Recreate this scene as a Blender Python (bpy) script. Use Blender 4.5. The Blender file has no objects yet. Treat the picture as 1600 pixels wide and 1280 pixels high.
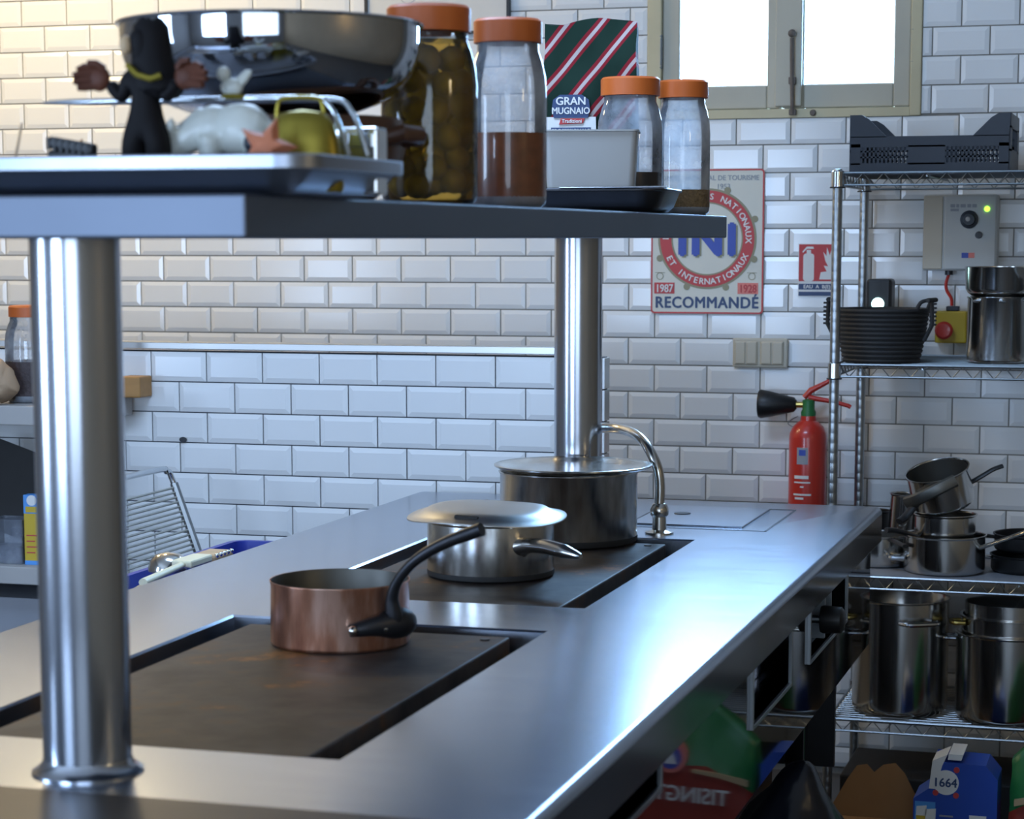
import bpy, bmesh, math, random
from mathutils import Vector, Matrix, Euler, noise
random.seed(7)
PI = math.pi
sc = bpy.context.scene
COL = sc.collection

# ------------------------------------------------------------------ camera
ZC = 1.508
cd = bpy.data.cameras.new('camera')
cam = bpy.data.objects.new('camera', cd); COL.objects.link(cam)
_r = Vector((0.95716, 0.28946, -0.00115)); _d = Vector((0.03547, -0.12127, -0.99199)); _f = Vector((-0.28702, 0.94954, -0.12656))
_f.normalize(); _r = (_r - _f*_r.dot(_f)).normalized(); _u = _r.cross(_f)
cam.matrix_world = Matrix(((_r.x, _u.x, -_f.x, 0), (_r.y, _u.y, -_f.y, 0), (_r.z, _u.z, -_f.z, ZC), (0, 0, 0, 1)))
cd.sensor_width = 36.0; cd.lens = 3463.4/1600*36
cd.shift_x = (800-789.11)/1600; cd.shift_y = (814.10-640)/1600
cd.clip_start = 0.05; cd.clip_end = 100
cd.dof.use_dof = True; cd.dof.focus_distance = 4.7; cd.dof.aperture_fstop = 7.5
sc.camera = cam

# ------------------------------------------------------------------ world, exposure
w = bpy.data.worlds.new('sky'); sc.world = w; w.use_nodes = True
bg = w.node_tree.nodes['Background']; bg.inputs[0].default_value = (0.72, 0.86, 1.0, 1); bg.inputs[1].default_value = 2.5
vs = sc.view_settings
vs.view_transform = 'Standard'; vs.look = 'None'; vs.gamma = 1.0; vs.use_curve_mapping = False
vs.exposure = 0.0
sc.cycles.max_bounces = 10; sc.cycles.transparent_max_bounces = 24
sc.cycles.caustics_reflective = False; sc.cycles.caustics_refractive = False
sc.cycles.sample_clamp_indirect = 6.0

def area(name, loc, target, sx, sy, power, color):
    l = bpy.data.lights.new(name, 'AREA'); l.shape = 'RECTANGLE'; l.size = sx; l.size_y = sy; l.energy = power; l.color = color
    o = bpy.data.objects.new(name, l); COL.objects.link(o); o.location = loc
    o.rotation_euler = (Vector(target)-Vector(loc)).to_track_quat('-Z', 'Y').to_euler()
    return o
DAY = (0.47, 0.67, 1.0); WARM = (1.0, 0.78, 0.44)
area('daylight_back_window', (-1.06, 6.34, 2.22), (-1.06, 3.0, 2.05), 0.74, 0.72, 98, (0.32, 0.60, 1.0))
area('daylight_front_window', (-2.60, -1.58, 1.50), (-2.60, 3, 1.50), 1.5, 1.1, 88, DAY)
area('fill_light_front', (0.15, -1.58, 1.65), (0.15, 3, 1.65), 2.1, 1.5, 19, DAY)  # added fill light for the right part of the back wall, no known window
area('daylight_skylight', (-1.45, 3.60, 2.935), (-1.45, 3.60, 0), 1.0, 0.5, 42, (0.47, 0.67, 1.0))
area('daylight_side_window', (-4.48, 0.75, 1.55), (0, 0.75, 1.55), 0.9, 1.3, 55, DAY)

# ------------------------------------------------------------------ materials
def nt(name):
    m = bpy.data.materials.new(name); m.use_nodes = True
    t = m.node_tree; return m, t, t.nodes['Principled BSDF']
def mat(name, col, rough=0.5, metal=0.0, var=0.06, scale=12.0, bump=0.0, bscale=60.0, stretch=(1, 1, 1), rvar=0.0, spec=0.5, coat=0.0):
    """principled surface with a procedural noise variation in colour, roughness and relief"""
    m, t, b = nt(name); N = t.nodes; L = t.links
    tc = N.new('ShaderNodeTexCoord'); mp = N.new('ShaderNodeMapping'); mp.inputs['Scale'].default_value = stretch
    L.new(tc.outputs['Object'], mp.inputs['Vector'])
    nz = N.new('ShaderNodeTexNoise'); nz.inputs['Scale'].default_value = scale; nz.inputs['Detail'].default_value = 4
    L.new(mp.outputs[0], nz.inputs['Vector'])
    mx = N.new('ShaderNodeMix'); mx.data_type = 'RGBA'
    lo = tuple(max(0, c*(1-var)) for c in col); hi = tuple(min(1, c*(1+var)) for c in col)
    mx.inputs[6].default_value = lo+(1,); mx.inputs[7].default_value = hi+(1,)
    L.new(nz.outputs[0], mx.inputs[0]); L.new(mx.outputs[2], b.inputs['Base Color'])
    b.inputs['Roughness'].default_value = rough; b.inputs['Metallic'].default_value = metal
    b.inputs['Specular IOR Level'].default_value = spec
    if coat: b.inputs['Coat Weight'].default_value = coat
    if rvar:
        mr = N.new('ShaderNodeMapRange'); mr.inputs['To Min'].default_value = max(0.02, rough-rvar); mr.inputs['To Max'].default_value = rough+rvar
        L.new(nz.outputs[0], mr.inputs['Value']); L.new(mr.outputs[0], b.inputs['Roughness'])
    if bump:
        n2 = N.new('ShaderNodeTexNoise'); n2.inputs['Scale'].default_value = bscale; n2.inputs['Detail'].default_value = 3
        L.new(mp.outputs[0], n2.inputs['Vector'])
        bp = N.new('ShaderNodeBump'); bp.inputs['Strength'].default_value = bump; bp.inputs['Distance'].default_value = 0.004
        L.new(n2.outputs[0], bp.inputs['Height']); L.new(bp.outputs[0], b.inputs['Normal'])
    return m
def emis(name, col, strength):
    m, t, b = nt(name); b.inputs['Base Color'].default_value = col+(1,)
    b.inputs['Emission Color'].default_value = col+(1,); b.inputs['Emission Strength'].default_value = strength
    nz = t.nodes.new('ShaderNodeTexNoise'); nz.inputs['Scale'].default_value = 5
    return m
def thin_glass(name, tint=(1, 1, 1), haze=0.05, hazecol=(0.85, 0.9, 0.95), gloss=0.03):
    """thin clear wall: fresnel reflection over tinted transparency, with a little dusty haze in patches"""
    m = bpy.data.materials.new(name); m.use_nodes = True; t = m.node_tree; N = t.nodes; L = t.links
    N.remove(N['Principled BSDF']); out = N['Material Output']
    tr = N.new('ShaderNodeBsdfTransparent'); tr.inputs[0].default_value = tint+(1,)
    gl = N.new('ShaderNodeBsdfGlossy'); gl.inputs['Roughness'].default_value = gloss
    df = N.new('ShaderNodeBsdfTranslucent'); df.inputs[0].default_value = hazecol+(1,)
    d2 = N.new('ShaderNodeBsdfDiffuse'); d2.inputs[0].default_value = hazecol+(1,)
    ad = N.new('ShaderNodeMixShader'); L.new(df.outputs[0], ad.inputs[1]); L.new(d2.outputs[0], ad.inputs[2])
    fr = N.new('ShaderNodeFresnel'); fr.inputs['IOR'].default_value = 1.45
    nz = N.new('ShaderNodeTexNoise'); nz.inputs['Scale'].default_value = 14; nz.inputs['Detail'].default_value = 5
    tc = N.new('ShaderNodeTexCoord'); L.new(tc.outputs['Object'], nz.inputs['Vector'])
    mr = N.new('ShaderNodeMapRange'); mr.inputs['From Min'].default_value = 0.35; mr.inputs['From Max'].default_value = 0.7
    mr.inputs['To Min'].default_value = haze*0.4; mr.inputs['To Max'].default_value = haze*1.6
    L.new(nz.outputs[0], mr.inputs['Value'])
    m1 = N.new('ShaderNodeMixShader'); L.new(mr.outputs[0], m1.inputs[0]); L.new(tr.outputs[0], m1.inputs[1]); L.new(ad.outputs[0], m1.inputs[2])
    m2 = N.new('ShaderNodeMixShader'); L.new(fr.outputs[0], m2.inputs[0]); L.new(m1.outputs[0], m2.inputs[1]); L.new(gl.outputs[0], m2.inputs[2])
    L.new(m2.outputs[0], out.inputs['Surface'])
    return m

M = {}
M['tile'] = mat('glazed_white_tile', (0.85, 0.85, 0.84), 0.16, 0, 0.02, 3, spec=0.5, bump=0.03, bscale=9)
M['grout'] = mat('grey_grout', (0.27, 0.25, 0.22), 0.9, 0, 0.2, 40)
M['grout_dark'] = mat('dark_grout', (0.055, 0.06, 0.075), 0.9, 0, 0.2, 40)
M['plaster'] = mat('cream_plaster', (0.66, 0.61, 0.52), 0.9, 0, 0.08, 3)
M['plaster_white'] = mat('white_plaster', (0.75, 0.74, 0.72), 0.9, 0, 0.05, 3)
M['dark_plaster'] = mat('grey_room_plaster', (0.30, 0.29, 0.28), 0.9, 0, 0.1, 3)
M['tan_plaster'] = mat('tan_plaster', (0.30, 0.23, 0.15), 0.9, 0, 0.1, 3)
M['floor'] = mat('dark_floor_tile', (0.075, 0.07, 0.068), 0.5, 0, 0.3, 6, rvar=0.1)
M['sash'] = mat('old_cream_paint', (0.50, 0.46, 0.36), 0.55, 0, 0.10, 9, bump=0.15)
M['sash_edge'] = mat('yellowed_cream_paint', (0.60, 0.52, 0.33), 0.6, 0, 0.12, 9)
M['iron'] = mat('worn_grey_iron', (0.25, 0.25, 0.24), 0.5, 0.7, 0.25, 30)
M['rust_iron'] = mat('rusty_iron', (0.16, 0.13, 0.11), 0.7, 0.4, 0.4, 40)
M['pane'] = thin_glass('window_pane', (1, 1, 1), 0.02)

def brushed(name, col, rough, stretch, scale=30, rvar=0.08, var=0.06, bump=0.02):
    return mat(name, col, rough, 1.0, var, scale, bump=bump, bscale=scale*2, stretch=stretch, rvar=rvar)
M['counter'] = brushed('counter_steel', (0.44, 0.485, 0.57), 0.25, (1.0, 5.0, 1.0), 7, 0.03, 0.03, 0.0)
M['counter_edge_shaded'] = brushed('counter_edge_shaded_steel', (0.20, 0.21, 0.245), 0.13, (1, 1, 1), 4, 0.02, 0.04, 0.0)  # same steel as the counter, with the apron's shade put into the colour
M['pillar'] = brushed('pillar_steel', (0.50, 0.52, 0.57), 0.19, (40, 40, 1.5), 2, 0.04, 0.05, 0.01)
M['shelf_steel'] = brushed('shelf_steel', (0.15, 0.17, 0.21), 0.50, (1, 1, 1), 4, 0.05, 0.05, 0.0)
M['steel'] = brushed('pot_steel', (0.62, 0.61, 0.59), 0.17, (4, 4, 0.5), 6, 0.05, 0.08, 0.0)
M['steel_worn'] = brushed('worn_pot_steel', (0.62, 0.59, 0.54), 0.22, (5, 5, 1.2), 14, 0.10, 0.38, 0.0)
M['steel_mirror'] = mat('mirror_bowl_steel', (0.50, 0.52, 0.56), 0.05, 1.0, 0.05, 3, bump=0.02, bscale=4)
M['chrome'] = mat('chrome_wire', (0.62, 0.65, 0.68), 0.18, 1.0, 0.08, 20)
M['zinc'] = mat('zinc_wire', (0.42, 0.45, 0.47), 0.35, 1.0, 0.12, 20)
M['alu'] = brushed('brushed_aluminium', (0.55, 0.54, 0.52), 0.36, (2, 2, 2), 4, 0.06, 0.05, 0.0)
M['tray_steel'] = mat('worn_tray_steel', (0.34, 0.36, 0.41), 0.36, 1.0, 0.08, 10, rvar=0.06)
M['panel_steel'] = brushed('dull_panel_steel', (0.17, 0.17, 0.185), 0.035, (4, 1, 20), 3, 0.012, 0.08, 0.0)
M['dark_steel'] = mat('dark_steel', (0.05, 0.05, 0.055), 0.4, 0.8, 0.3, 12)
M['tin'] = mat('dull_tin_lining', (0.15, 0.145, 0.13), 0.45, 0.9, 0.25, 14)
M['black'] = mat('black_plastic', (0.012, 0.012, 0.013), 0.42, 0, 0.3, 20)
M['black_soft'] = mat('matt_black', (0.02, 0.019, 0.019), 0.7, 0, 0.3, 20)
M['navy_plastic'] = mat('blue_black_plastic', (0.018, 0.024, 0.036), 0.45, 0, 0.25, 20)
M['orange_lid'] = mat('orange_plastic_lid', (0.60, 0.125, 0.018), 0.45, 0, 0.08, 18, bump=0.05)
M['red_paint'] = mat('red_enamel', (0.55, 0.035, 0.022), 0.28, 0, 0.06, 8, coat=0.3)
M['red_print'] = mat('red_print', (0.55, 0.05, 0.05), 0.5, 0, 0.08, 10)
M['brass'] = mat('brass', (0.55, 0.40, 0.12), 0.3, 1.0, 0.12, 20)
M['gold'] = mat('dull_gold_paint', (0.30, 0.235, 0.035), 0.36, 0.8, 0.15, 14)
M['white_plastic'] = mat('white_plastic', (0.50, 0.49, 0.47), 0.4, 0, 0.05, 10)
M['white_print'] = mat('white_print', (0.80, 0.79, 0.76), 0.6, 0, 0.04, 10)
M['cream_enamel'] = mat('cream_enamel', (0.66, 0.62, 0.51), 0.35, 0, 0.05, 8)
M['navy_print'] = mat('navy_print', (0.035, 0.065, 0.16), 0.5, 0, 0.1, 10)
M['blue_print'] = mat('blue_print', (0.045, 0.085, 0.42), 0.5, 0, 0.1, 10)
M['olive_print'] = mat('olive_print', (0.30, 0.27, 0.16), 0.5, 0, 0.1, 10)
M['grey_print'] = mat('grey_print', (0.32, 0.33, 0.36), 0.6, 0, 0.1, 10)
M['pink_print'] = mat('pink_print', (0.80, 0.22, 0.17), 0.5, 0, 0.1, 10)
M['ivory_switch'] = mat('ivory_switch_plastic', (0.54, 0.48, 0.37), 0.4, 0, 0.04, 10)
M['grey_box'] = mat('pale_grey_plastic', (0.55, 0.56, 0.54), 0.5, 0, 0.05, 10)
M['yellow'] = mat('signal_yellow', (0.62, 0.42, 0.02), 0.45, 0, 0.08, 10)
M['green_led'] = emis('green_indicator', (0.35, 1.0, 0.05), 3.0)
M['cyan_led'] = emis('cyan_indicator', (0.55, 1.0, 1.0), 7.0)
M['wood'] = mat('honey_wood', (0.42, 0.21, 0.06), 0.5, 0, 0.2, 8, stretch=(1, 8, 8))
M['wood_pale'] = mat('pale_wood', (0.55, 0.38, 0.22), 0.6, 0, 0.2, 8, stretch=(1, 8, 8))
M['carved_brown'] = mat('carved_brown_wood', (0.10, 0.030, 0.014), 0.55, 0, 0.4, 40, spec=0.3)
M['carved_black'] = mat('carved_black_wood', (0.010, 0.009, 0.010), 0.6, 0, 0.3, 25, spec=0.12)
M['ceramic'] = mat('pale_ceramic', (0.62, 0.63, 0.57), 0.35, 0, 0.10, 30, bump=0.25, bscale=60)
M['coral'] = mat('orange_coral', (0.60, 0.20, 0.10), 0.6, 0, 0.15, 30, bump=0.2)
M['terracotta'] = mat('brown_glazed_clay', (0.10, 0.045, 0.025), 0.3, 0, 0.3, 12)
M['jar_glass'] = thin_glass('clear_jar_glass', (0.98, 0.99, 0.97), 0.04)
M['jar_glass_hazy'] = thin_glass('hazy_jar_glass', (0.96, 0.97, 0.98), 0.44, (0.82, 0.88, 0.97))
M['brine'] = thin_glass('amber_brine', (0.80, 0.62, 0.26), 0.02, (0.25, 0.17, 0.03), 0.1)
M['olive'] = mat('yellow_green_olive', (0.46, 0.40, 0.05), 0.35, 0, 0.25, 30)
M['red_sauce'] = mat('brown_red_preserve', (0.19, 0.055, 0.018), 0.30, 0, 0.6, 45, bump=0.05, coat=0.8)
M['dark_sauce'] = mat('black_preserve', (0.010, 0.009, 0.011), 0.25, 0, 0.3, 30, coat=0.8)
M['grain'] = mat('brown_seed', (0.20, 0.12, 0.05), 0.7, 0, 0.6, 160, bump=0.5, bscale=200)
M['beans'] = mat('dark_bean', (0.06, 0.042, 0.042), 0.6, 0, 0.6, 90, bump=0.5, bscale=120)
M['clear_plastic'] = thin_glass('crumpled_clear_plastic', (0.92, 0.94, 0.97), 0.30, (0.75, 0.8, 0.9), 0.12)
M['clear_cord'] = mat('milky_plastic_cord', (0.42, 0.43, 0.39), 0.3, 0, 0.06, 20)
M['paper_bag'] = mat('brown_paper', (0.42, 0.28, 0.17), 0.7, 0, 0.2, 10, bump=0.3, bscale=30)
M['blue_plastic'] = mat('cobalt_plastic', (0.03, 0.05, 0.32), 0.4, 0, 0.1, 12)
M['blue_pack'] = mat('blue_carton', (0.015, 0.07, 0.42), 0.4, 0, 0.25, 5)
M['light_blue_pack'] = mat('light_blue_carton', (0.08, 0.32, 0.75), 0.4, 0, 0.1, 8)
M['cardboard'] = mat('brown_cardboard', (0.30, 0.155, 0.06), 0.8, 0, 0.15, 12)
M['bag_black'] = mat('black_bin_liner', (0.008, 0.010, 0.018), 0.22, 0, 0.3, 10, bump=0.4, bscale=14)
M['sack_green'] = mat('green_sack_print', (0.02, 0.16, 0.045), 0.4, 0, 0.2, 8, bump=0.2, bscale=20)
M['sack_red'] = mat('red_sack_print', (0.30, 0.035, 0.022), 0.4, 0, 0.2, 8, bump=0.2, bscale=20)
M['sand_print'] = mat('sand_print', (0.50, 0.36, 0.20), 0.5, 0, 0.1, 8)
M['green_bag'] = mat('green_flour_bag', (0.03, 0.07, 0.045), 0.5, 0, 0.2, 8)
M['shelf_white'] = mat('worn_white_laminate', (0.46, 0.44, 0.42), 0.5, 0, 0.1, 8)
M['grey_cabinet'] = mat('grey_cabinet_paint', (0.30, 0.31, 0.34), 0.5, 0, 0.1, 8)
M['cream_cloth'] = mat('cream_silicone', (0.78, 0.72, 0.50), 0.5, 0, 0.08, 12)
M['map_paper'] = mat('map_paper', (0.70, 0.69, 0.66), 0.7, 0, 0.06, 6)

def copper():
    m, t, b = nt('tarnished_copper'); N = t.nodes; L = t.links
    tc = N.new('ShaderNodeTexCoord'); mp = N.new('ShaderNodeMapping'); mp.inputs['Scale'].default_value = (1, 1, 0.25); L.new(tc.outputs['Object'], mp.inputs[0])
    n = N.new('ShaderNodeTexNoise'); n.inputs['Scale'].default_value = 28; n.inputs['Detail'].default_value = 5; L.new(mp.outputs[0], n.inputs['Vector'])
    cr = N.new('ShaderNodeValToRGB'); e = cr.color_ramp.elements
    e[0].position = 0.34; e[0].color = (0.32, 0.13, 0.08, 1); e[1].position = 0.66; e[1].color = (0.90, 0.54, 0.40, 1)
    x = cr.color_ramp.elements.new(0.5); x.color = (0.62, 0.28, 0.17, 1)
    L.new(n.outputs[0], cr.inputs[0]); L.new(cr.outputs[0], b.inputs['Base Color'])
    b.inputs['Metallic'].default_value = 0.9; b.inputs['Roughness'].default_value = 0.32
    return m
M['copper'] = copper()
def rusty_plate():
    m, t, b = nt('rusty_hotplate'); N = t.nodes; L = t.links
    tc = N.new('ShaderNodeTexCoord')
    n = N.new('ShaderNodeTexNoise'); n.inputs['Scale'].default_value = 6.5; n.inputs['Detail'].default_value = 7; n.inputs['Roughness'].default_value = 0.62
    L.new(tc.outputs['Object'], n.inputs['Vector'])
    cr = N.new('ShaderNodeValToRGB'); e = cr.color_ramp.elements
    e[0].position = 0.34; e[0].color = (0.020, 0.016, 0.015, 1); e[1].position = 0.66; e[1].color = (0.30, 0.125, 0.03, 1)
    for p, c in ((0.44, (0.048, 0.037, 0.032, 1)), (0.53, (0.072, 0.058, 0.050, 1)), (0.60, (0.10, 0.055, 0.028, 1))):
        x = cr.color_ramp.elements.new(p); x.color = c
    L.new(n.outputs[0], cr.inputs[0]); L.new(cr.outputs[0], b.inputs['Base Color'])
    n2 = N.new('ShaderNodeTexNoise'); n2.inputs['Scale'].default_value = 45; L.new(tc.outputs['Object'], n2.inputs['Vector'])
    bp = N.new('ShaderNodeBump'); bp.inputs['Strength'].default_value = 0.12; bp.inputs['Distance'].default_value = 0.003
    L.new(n2.outputs[0], bp.inputs['Height']); L.new(bp.outputs[0], b.inputs['Normal'])
    b.inputs['Metallic'].default_value = 0.0; b.inputs['Roughness'].default_value = 0.55; b.inputs['Specular IOR Level'].default_value = 0.35
    return m
M['hotplate'] = rusty_plate()
def striped_bag():
    """dark green paper with diagonal red and white bands (flat print)"""
    m, t, b = nt('striped_flour_paper'); N = t.nodes; L = t.links
    tc = N.new('ShaderNodeTexCoord'); sp = N.new('ShaderNodeSeparateXYZ'); L.new(tc.outputs['Object'], sp.inputs[0])
    a = N.new('ShaderNodeMath'); a.operation = 'MULTIPLY_ADD'; a.inputs[1].default_value = 1.25
    L.new(sp.outputs['X'], a.inputs[0])
    zn = N.new('ShaderNodeMath'); zn.operation = 'MULTIPLY'; zn.inputs[1].default_value = -1.0; L.new(sp.outputs['Z'], zn.inputs[0]); L.new(zn.outputs[0], a.inputs[2])
    d = N.new('ShaderNodeMath'); d.operation = 'DIVIDE'; d.inputs[1].default_value = 0.083; L.new(a.outputs[0], d.inputs[0])
    f = N.new('ShaderNodeMath'); f.operation = 'FRACT'; L.new(d.outputs[0], f.inputs[0])
    cr = N.new('ShaderNodeValToRGB'); cr.color_ramp.interpolation = 'CONSTANT'; e = cr.color_ramp.elements
    e[0].position = 0; e[0].color = (0.010, 0.028, 0.019, 1); e[1].position = 0.48; e[1].color = (0.22, 0.014, 0.022, 1)
    for p, c in ((0.62, (0.44, 0.36, 0.34, 1)), (0.76, (0.22, 0.014, 0.022, 1)), (0.88, (0.010, 0.028, 0.019, 1))):
        x = cr.color_ramp.elements.new(p); x.color = c
    L.new(f.outputs[0], cr.inputs[0]); L.new(cr.outputs[0], b.inputs['Base Color']); b.inputs['Roughness'].default_value = 0.85; b.inputs['Specular IOR Level'].default_value = 0.15
    return m
M['striped'] = striped_bag()

# ------------------------------------------------------------------ mesh helpers
class MB:
    def __init__(s): s.v = []; s.f = []; s.bev = False
    def add(s, vs, fs):
        o = len(s.v); s.v += [tuple(v) for v in vs]; s.f += [tuple(i+o for i in f) for f in fs]; return s
    def box(s, x0, x1, y0, y1, z0, z1, bev=0.0, rot=None, seg=2):
        if bev > 0:
            s.bev = True; bm = bmesh.new(); bmesh.ops.create_cube(bm, size=1.0)
            for v in bm.verts: v.co = Vector(((x0+x1)/2+v.co.x*(x1-x0), (y0+y1)/2+v.co.y*(y1-y0), (z0+z1)/2+v.co.z*(z1-z0)))
            bmesh.ops.bevel(bm, geom=bm.edges[:], offset=bev, segments=seg, profile=0.5, affect='EDGES')
            bm.verts.index_update(); V = [v.co.copy() for v in bm.verts]; F = [[v.index for v in f.verts] for f in bm.faces]; bm.free()
        else:
            V = [Vector(p) for p in ((x0,y0,z0),(x1,y0,z0),(x1,y1,z0),(x0,y1,z0),(x0,y0,z1),(x1,y0,z1),(x1,y1,z1),(x0,y1,z1))]
            F = [(0,3,2,1),(4,5,6,7),(0,1,5,4),(1,2,6,5),(2,3,7,6),(3,0,4,7)]
        if rot is not None: V = [rot @ v for v in V]
        return s.add(V, F)
    def lathe(s, prof, seg=40, c=(0, 0, 0), sy=1.0, mtx=None):
        V = []; F = []; n = len(prof)
        rows = []
        for r, z in prof:
            if r <= 1e-6: rows.append([len(V)]); V.append(Vector((0, 0, z)))
            else:
                rows.append(list(range(len(V), len(V)+seg)))
                for k in range(seg): a = 2*PI*k/seg; V.append(Vector((r*math.cos(a), r*math.sin(a)*sy, z)))
        for i in range(n-1):
            A, B = rows[i], rows[i+1]
            for k in range(seg):
                k2 = (k+1) % seg
                if len(A) == 1 and len(B) == 1: continue
                if len(A) == 1: F.append((A[0], B[k2], B[k]))
                elif len(B) == 1: F.append((A[k], A[k2], B[0]))
                else: F.append((A[k], A[k2], B[k2], B[k]))
        V = [(mtx @ v if mtx else v)+Vector(c) for v in V]
        return s.add(V, F)
    def tube(s, pts, r, seg=10, closed=False, flat=1.0, cap=True):
        P = [Vector(p) for p in pts]; n = len(P); R = r if isinstance(r, (list, tuple)) else [r]*n
        V = []; F = []; up = None
        for i in range(n):
            if closed: t = P[(i+1) % n]-P[i-1]
            else: t = (P[min(i+1, n-1)]-P[max(i-1, 0)])
            t.normalize()
            if up is None:
                up = Vector((0, 0, 1)) if abs(t.z) < 0.9 else Vector((1, 0, 0))
            a = t.cross(up)
            if a.length < 1e-4: a = t.cross(Vector((0, 1, 0)))
            a.normalize(); b = a.cross(t).normalized(); up = b
            for k in range(seg):
                g = 2*PI*k/seg; V.append(P[i]+a*(math.cos(g)*R[i])+b*(math.sin(g)*R[i]*flat))
        m = n if closed else n-1
        for i in range(m):
            j = (i+1) % n
            for k in range(seg):
                k2 = (k+1) % seg; F.append((i*seg+k, i*seg+k2, j*seg+k2, j*seg+k))
        if cap and not closed: F.append(tuple(range(seg))[::-1]); F.append(tuple(range((n-1)*seg, n*seg)))
        return s.add(V, F)
    def sphere(s, c, r, seg=16, rings=10, scale=(1, 1, 1)):
        prof = [(math.sin(PI*i/rings)*r, -math.cos(PI*i/rings)*r) for i in range(rings+1)]
        return s.lathe(prof, seg, c, mtx=Matrix.Diagonal(scale))
    def prism(s, poly, y0, y1):
        """outline in x,z pulled from y0 to y1"""
        n = len(poly); V = [(x, y0, z) for x, z in poly]+[(x, y1, z) for x, z in poly]
        F = [tuple(range(n)), tuple(range(n, 2*n))[::-1]]+[(i, i+n, (i+1) % n+n, (i+1) % n) for i in range(n)]
        return s.add(V, F)
    def ring(s, c, r0, r1, y0, y1, seg=48, a0=0, a1=2*PI):
        """flat ring in the xz plane with thickness along y"""
        cx, cz = c; full = abs(a1-a0-2*PI) < 1e-6; n = seg if full else seg+1; V = []; F = []
        for k in range(n):
            a = a0+(a1-a0)*k/seg
            for r in (r0, r1):
                for y in (y0, y1): V.append((cx+r*math.cos(a), y, cz+r*math.sin(a)))
        for k in range(seg):
            a = k*4; b = ((k+1) % n)*4
            F += [(a, b, b+2, a+2), (a+1, a+3, b+3, b+1), (a+2, b+2, b+3, a+3), (a, a+1, b+1, b)]
        return s.add(V, F)
    def disc(s, c, r, y0, y1, seg=32):
        cx, cz = c
        return s.prism([(cx+r*math.cos(2*PI*k/seg), cz+r*math.sin(2*PI*k/seg)) for k in range(seg)], y0, y1)
    def xf(s, m):
        s.v = [tuple(m @ Vector(v)) for v in s.v]; return s
    def mesh(s, name, m, smooth=True, ang=0.7):
        me = bpy.data.meshes.new(name); me.from_pydata(s.v, [], s.f)
        bm = bmesh.new(); bm.from_mesh(me); bmesh.ops.recalc_face_normals(bm, faces=bm.faces[:]); bm.to_mesh(me); bm.free()
        me.materials.append(M[m] if isinstance(m, str) else m)
        if smooth:
            me.shade_smooth(); me.set_sharp_from_angle(angle=min(ang, 0.3) if s.bev else ang)
        me.update(); return me
    def build(s, name, m, parent=None, smooth=True, ang=0.7, label=None):
        o = bpy.data.objects.new(name, s.mesh(name, m, smooth, ang)); COL.objects.link(o)
        if parent: o.parent = parent
        if label: o['label'] = label
        return o
def tag(o, label, cat, group=None):
    o['label'] = label; o['category'] = cat
    if group: o['group'] = group
    return o
def thing(name, label, cat, loc=(0, 0, 0), rz=0.0, group=None):
    o = bpy.data.objects.new(name, None); COL.objects.link(o); o.location = loc; o.rotation_euler = (0, 0, rz); o.empty_display_size = 0.02
    return tag(o, label, cat, group)
def struct(o): o['kind'] = 'structure'; return o
def dup(root, label, loc=None, rz=None):
    r = root.copy(); COL.objects.link(r); r['label'] = label
    if loc is not None: r.location = loc
    if rz is not None: r.rotation_euler = (0, 0, rz)
    for ch in list(root.children):
        c = ch.copy(); COL.objects.link(c); c.parent = r
        for g in list(ch.children):
            d = g.copy(); COL.objects.link(d); d.parent = c
    return r
def glyphs(txt, size, bold=0.0, ext=0.0006, space=1.0):
    """flat lettering as (verts, faces) in the xz plane, baseline centre at origin, facing -y"""
    cu = bpy.data.curves.new('lettering', 'FONT'); cu.body = txt; cu.size = size; cu.align_x = 'CENTER'; cu.extrude = ext
    cu.space_character = space; cu.resolution_u = 3
    o = bpy.data.objects.new('lettering', cu); COL.objects.link(o)
    dg = bpy.context.evaluated_depsgraph_get(); me = bpy.data.meshes.new_from_object(o.evaluated_get(dg))
    V = [(v.co.x, -v.co.z, v.co.y) for v in me.vertices]; F = [tuple(p.vertices) for p in me.polygons]
    bpy.data.objects.remove(o); bpy.data.curves.remove(cu); bpy.data.meshes.remove(me)
    return V, F
def text(mb, txt, size, at=(0, 0, 0), bold=0.0, sx=1.0, rot=0.0, space=1.0, mirror=False, ext=0.0006):
    V, F = glyphs(txt, size, 0, ext, space)
    if bold:
        k = bold*size*1.2; V0, F0 = V, F; V = []; F = []
        for dx, dz in ((-k, 0), (k, 0), (0, k*0.7), (0, -k*0.7)):
            o_ = len(V); V += [(x+dx, y-0.00002*len(V)/max(1, len(V0)), z+dz) for x, y, z in V0]; F += [tuple(i+o_ for i in f) for f in F0]
    c, s_ = math.cos(rot), math.sin(rot); out = []
    for x, y, z in V:
        x *= sx*(-1 if mirror else 1)
        out.append((at[0]+x*c-z*s_, at[1]+y, at[2]+x*s_+z*c))
    return mb.add(out, F)
def bez(p0, p1, p2, p3, n=10):
    P = [Vector(p) for p in (p0, p1, p2, p3)]
    return [((1-t)**3)*P[0]+3*((1-t)**2)*t*P[1]+3*(1-t)*t*t*P[2]+t**3*P[3] for t in [i/n for i in range(n+1)]]
def cat_rom(pts, n=6):
    P = [Vector(p) for p in pts]; out = []
    for i in range(len(P)-1):
        a = P[max(i-1, 0)]; b = P[i]; c = P[i+1]; d = P[min(i+2, len(P)-1)]
        for k in range(n):
            t = k/n; out.append(0.5*((2*b)+(c-a)*t+(2*a-5*b+4*c-d)*t*t+(3*b-a-3*c+d)*t**3))
    return out+[P[-1]]
def crumple(mb, amp, freq, seed=0):
    o = Vector((seed*3.1, seed*1.7, seed*0.9))
    s = []
    for v in mb.v:
        p = Vector(v); n = noise.noise_vector(p*freq+o)+0.5*noise.noise_vector(p*freq*2.3+o); s.append(tuple(p+n*amp))
    mb.v = s; return mb
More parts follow.
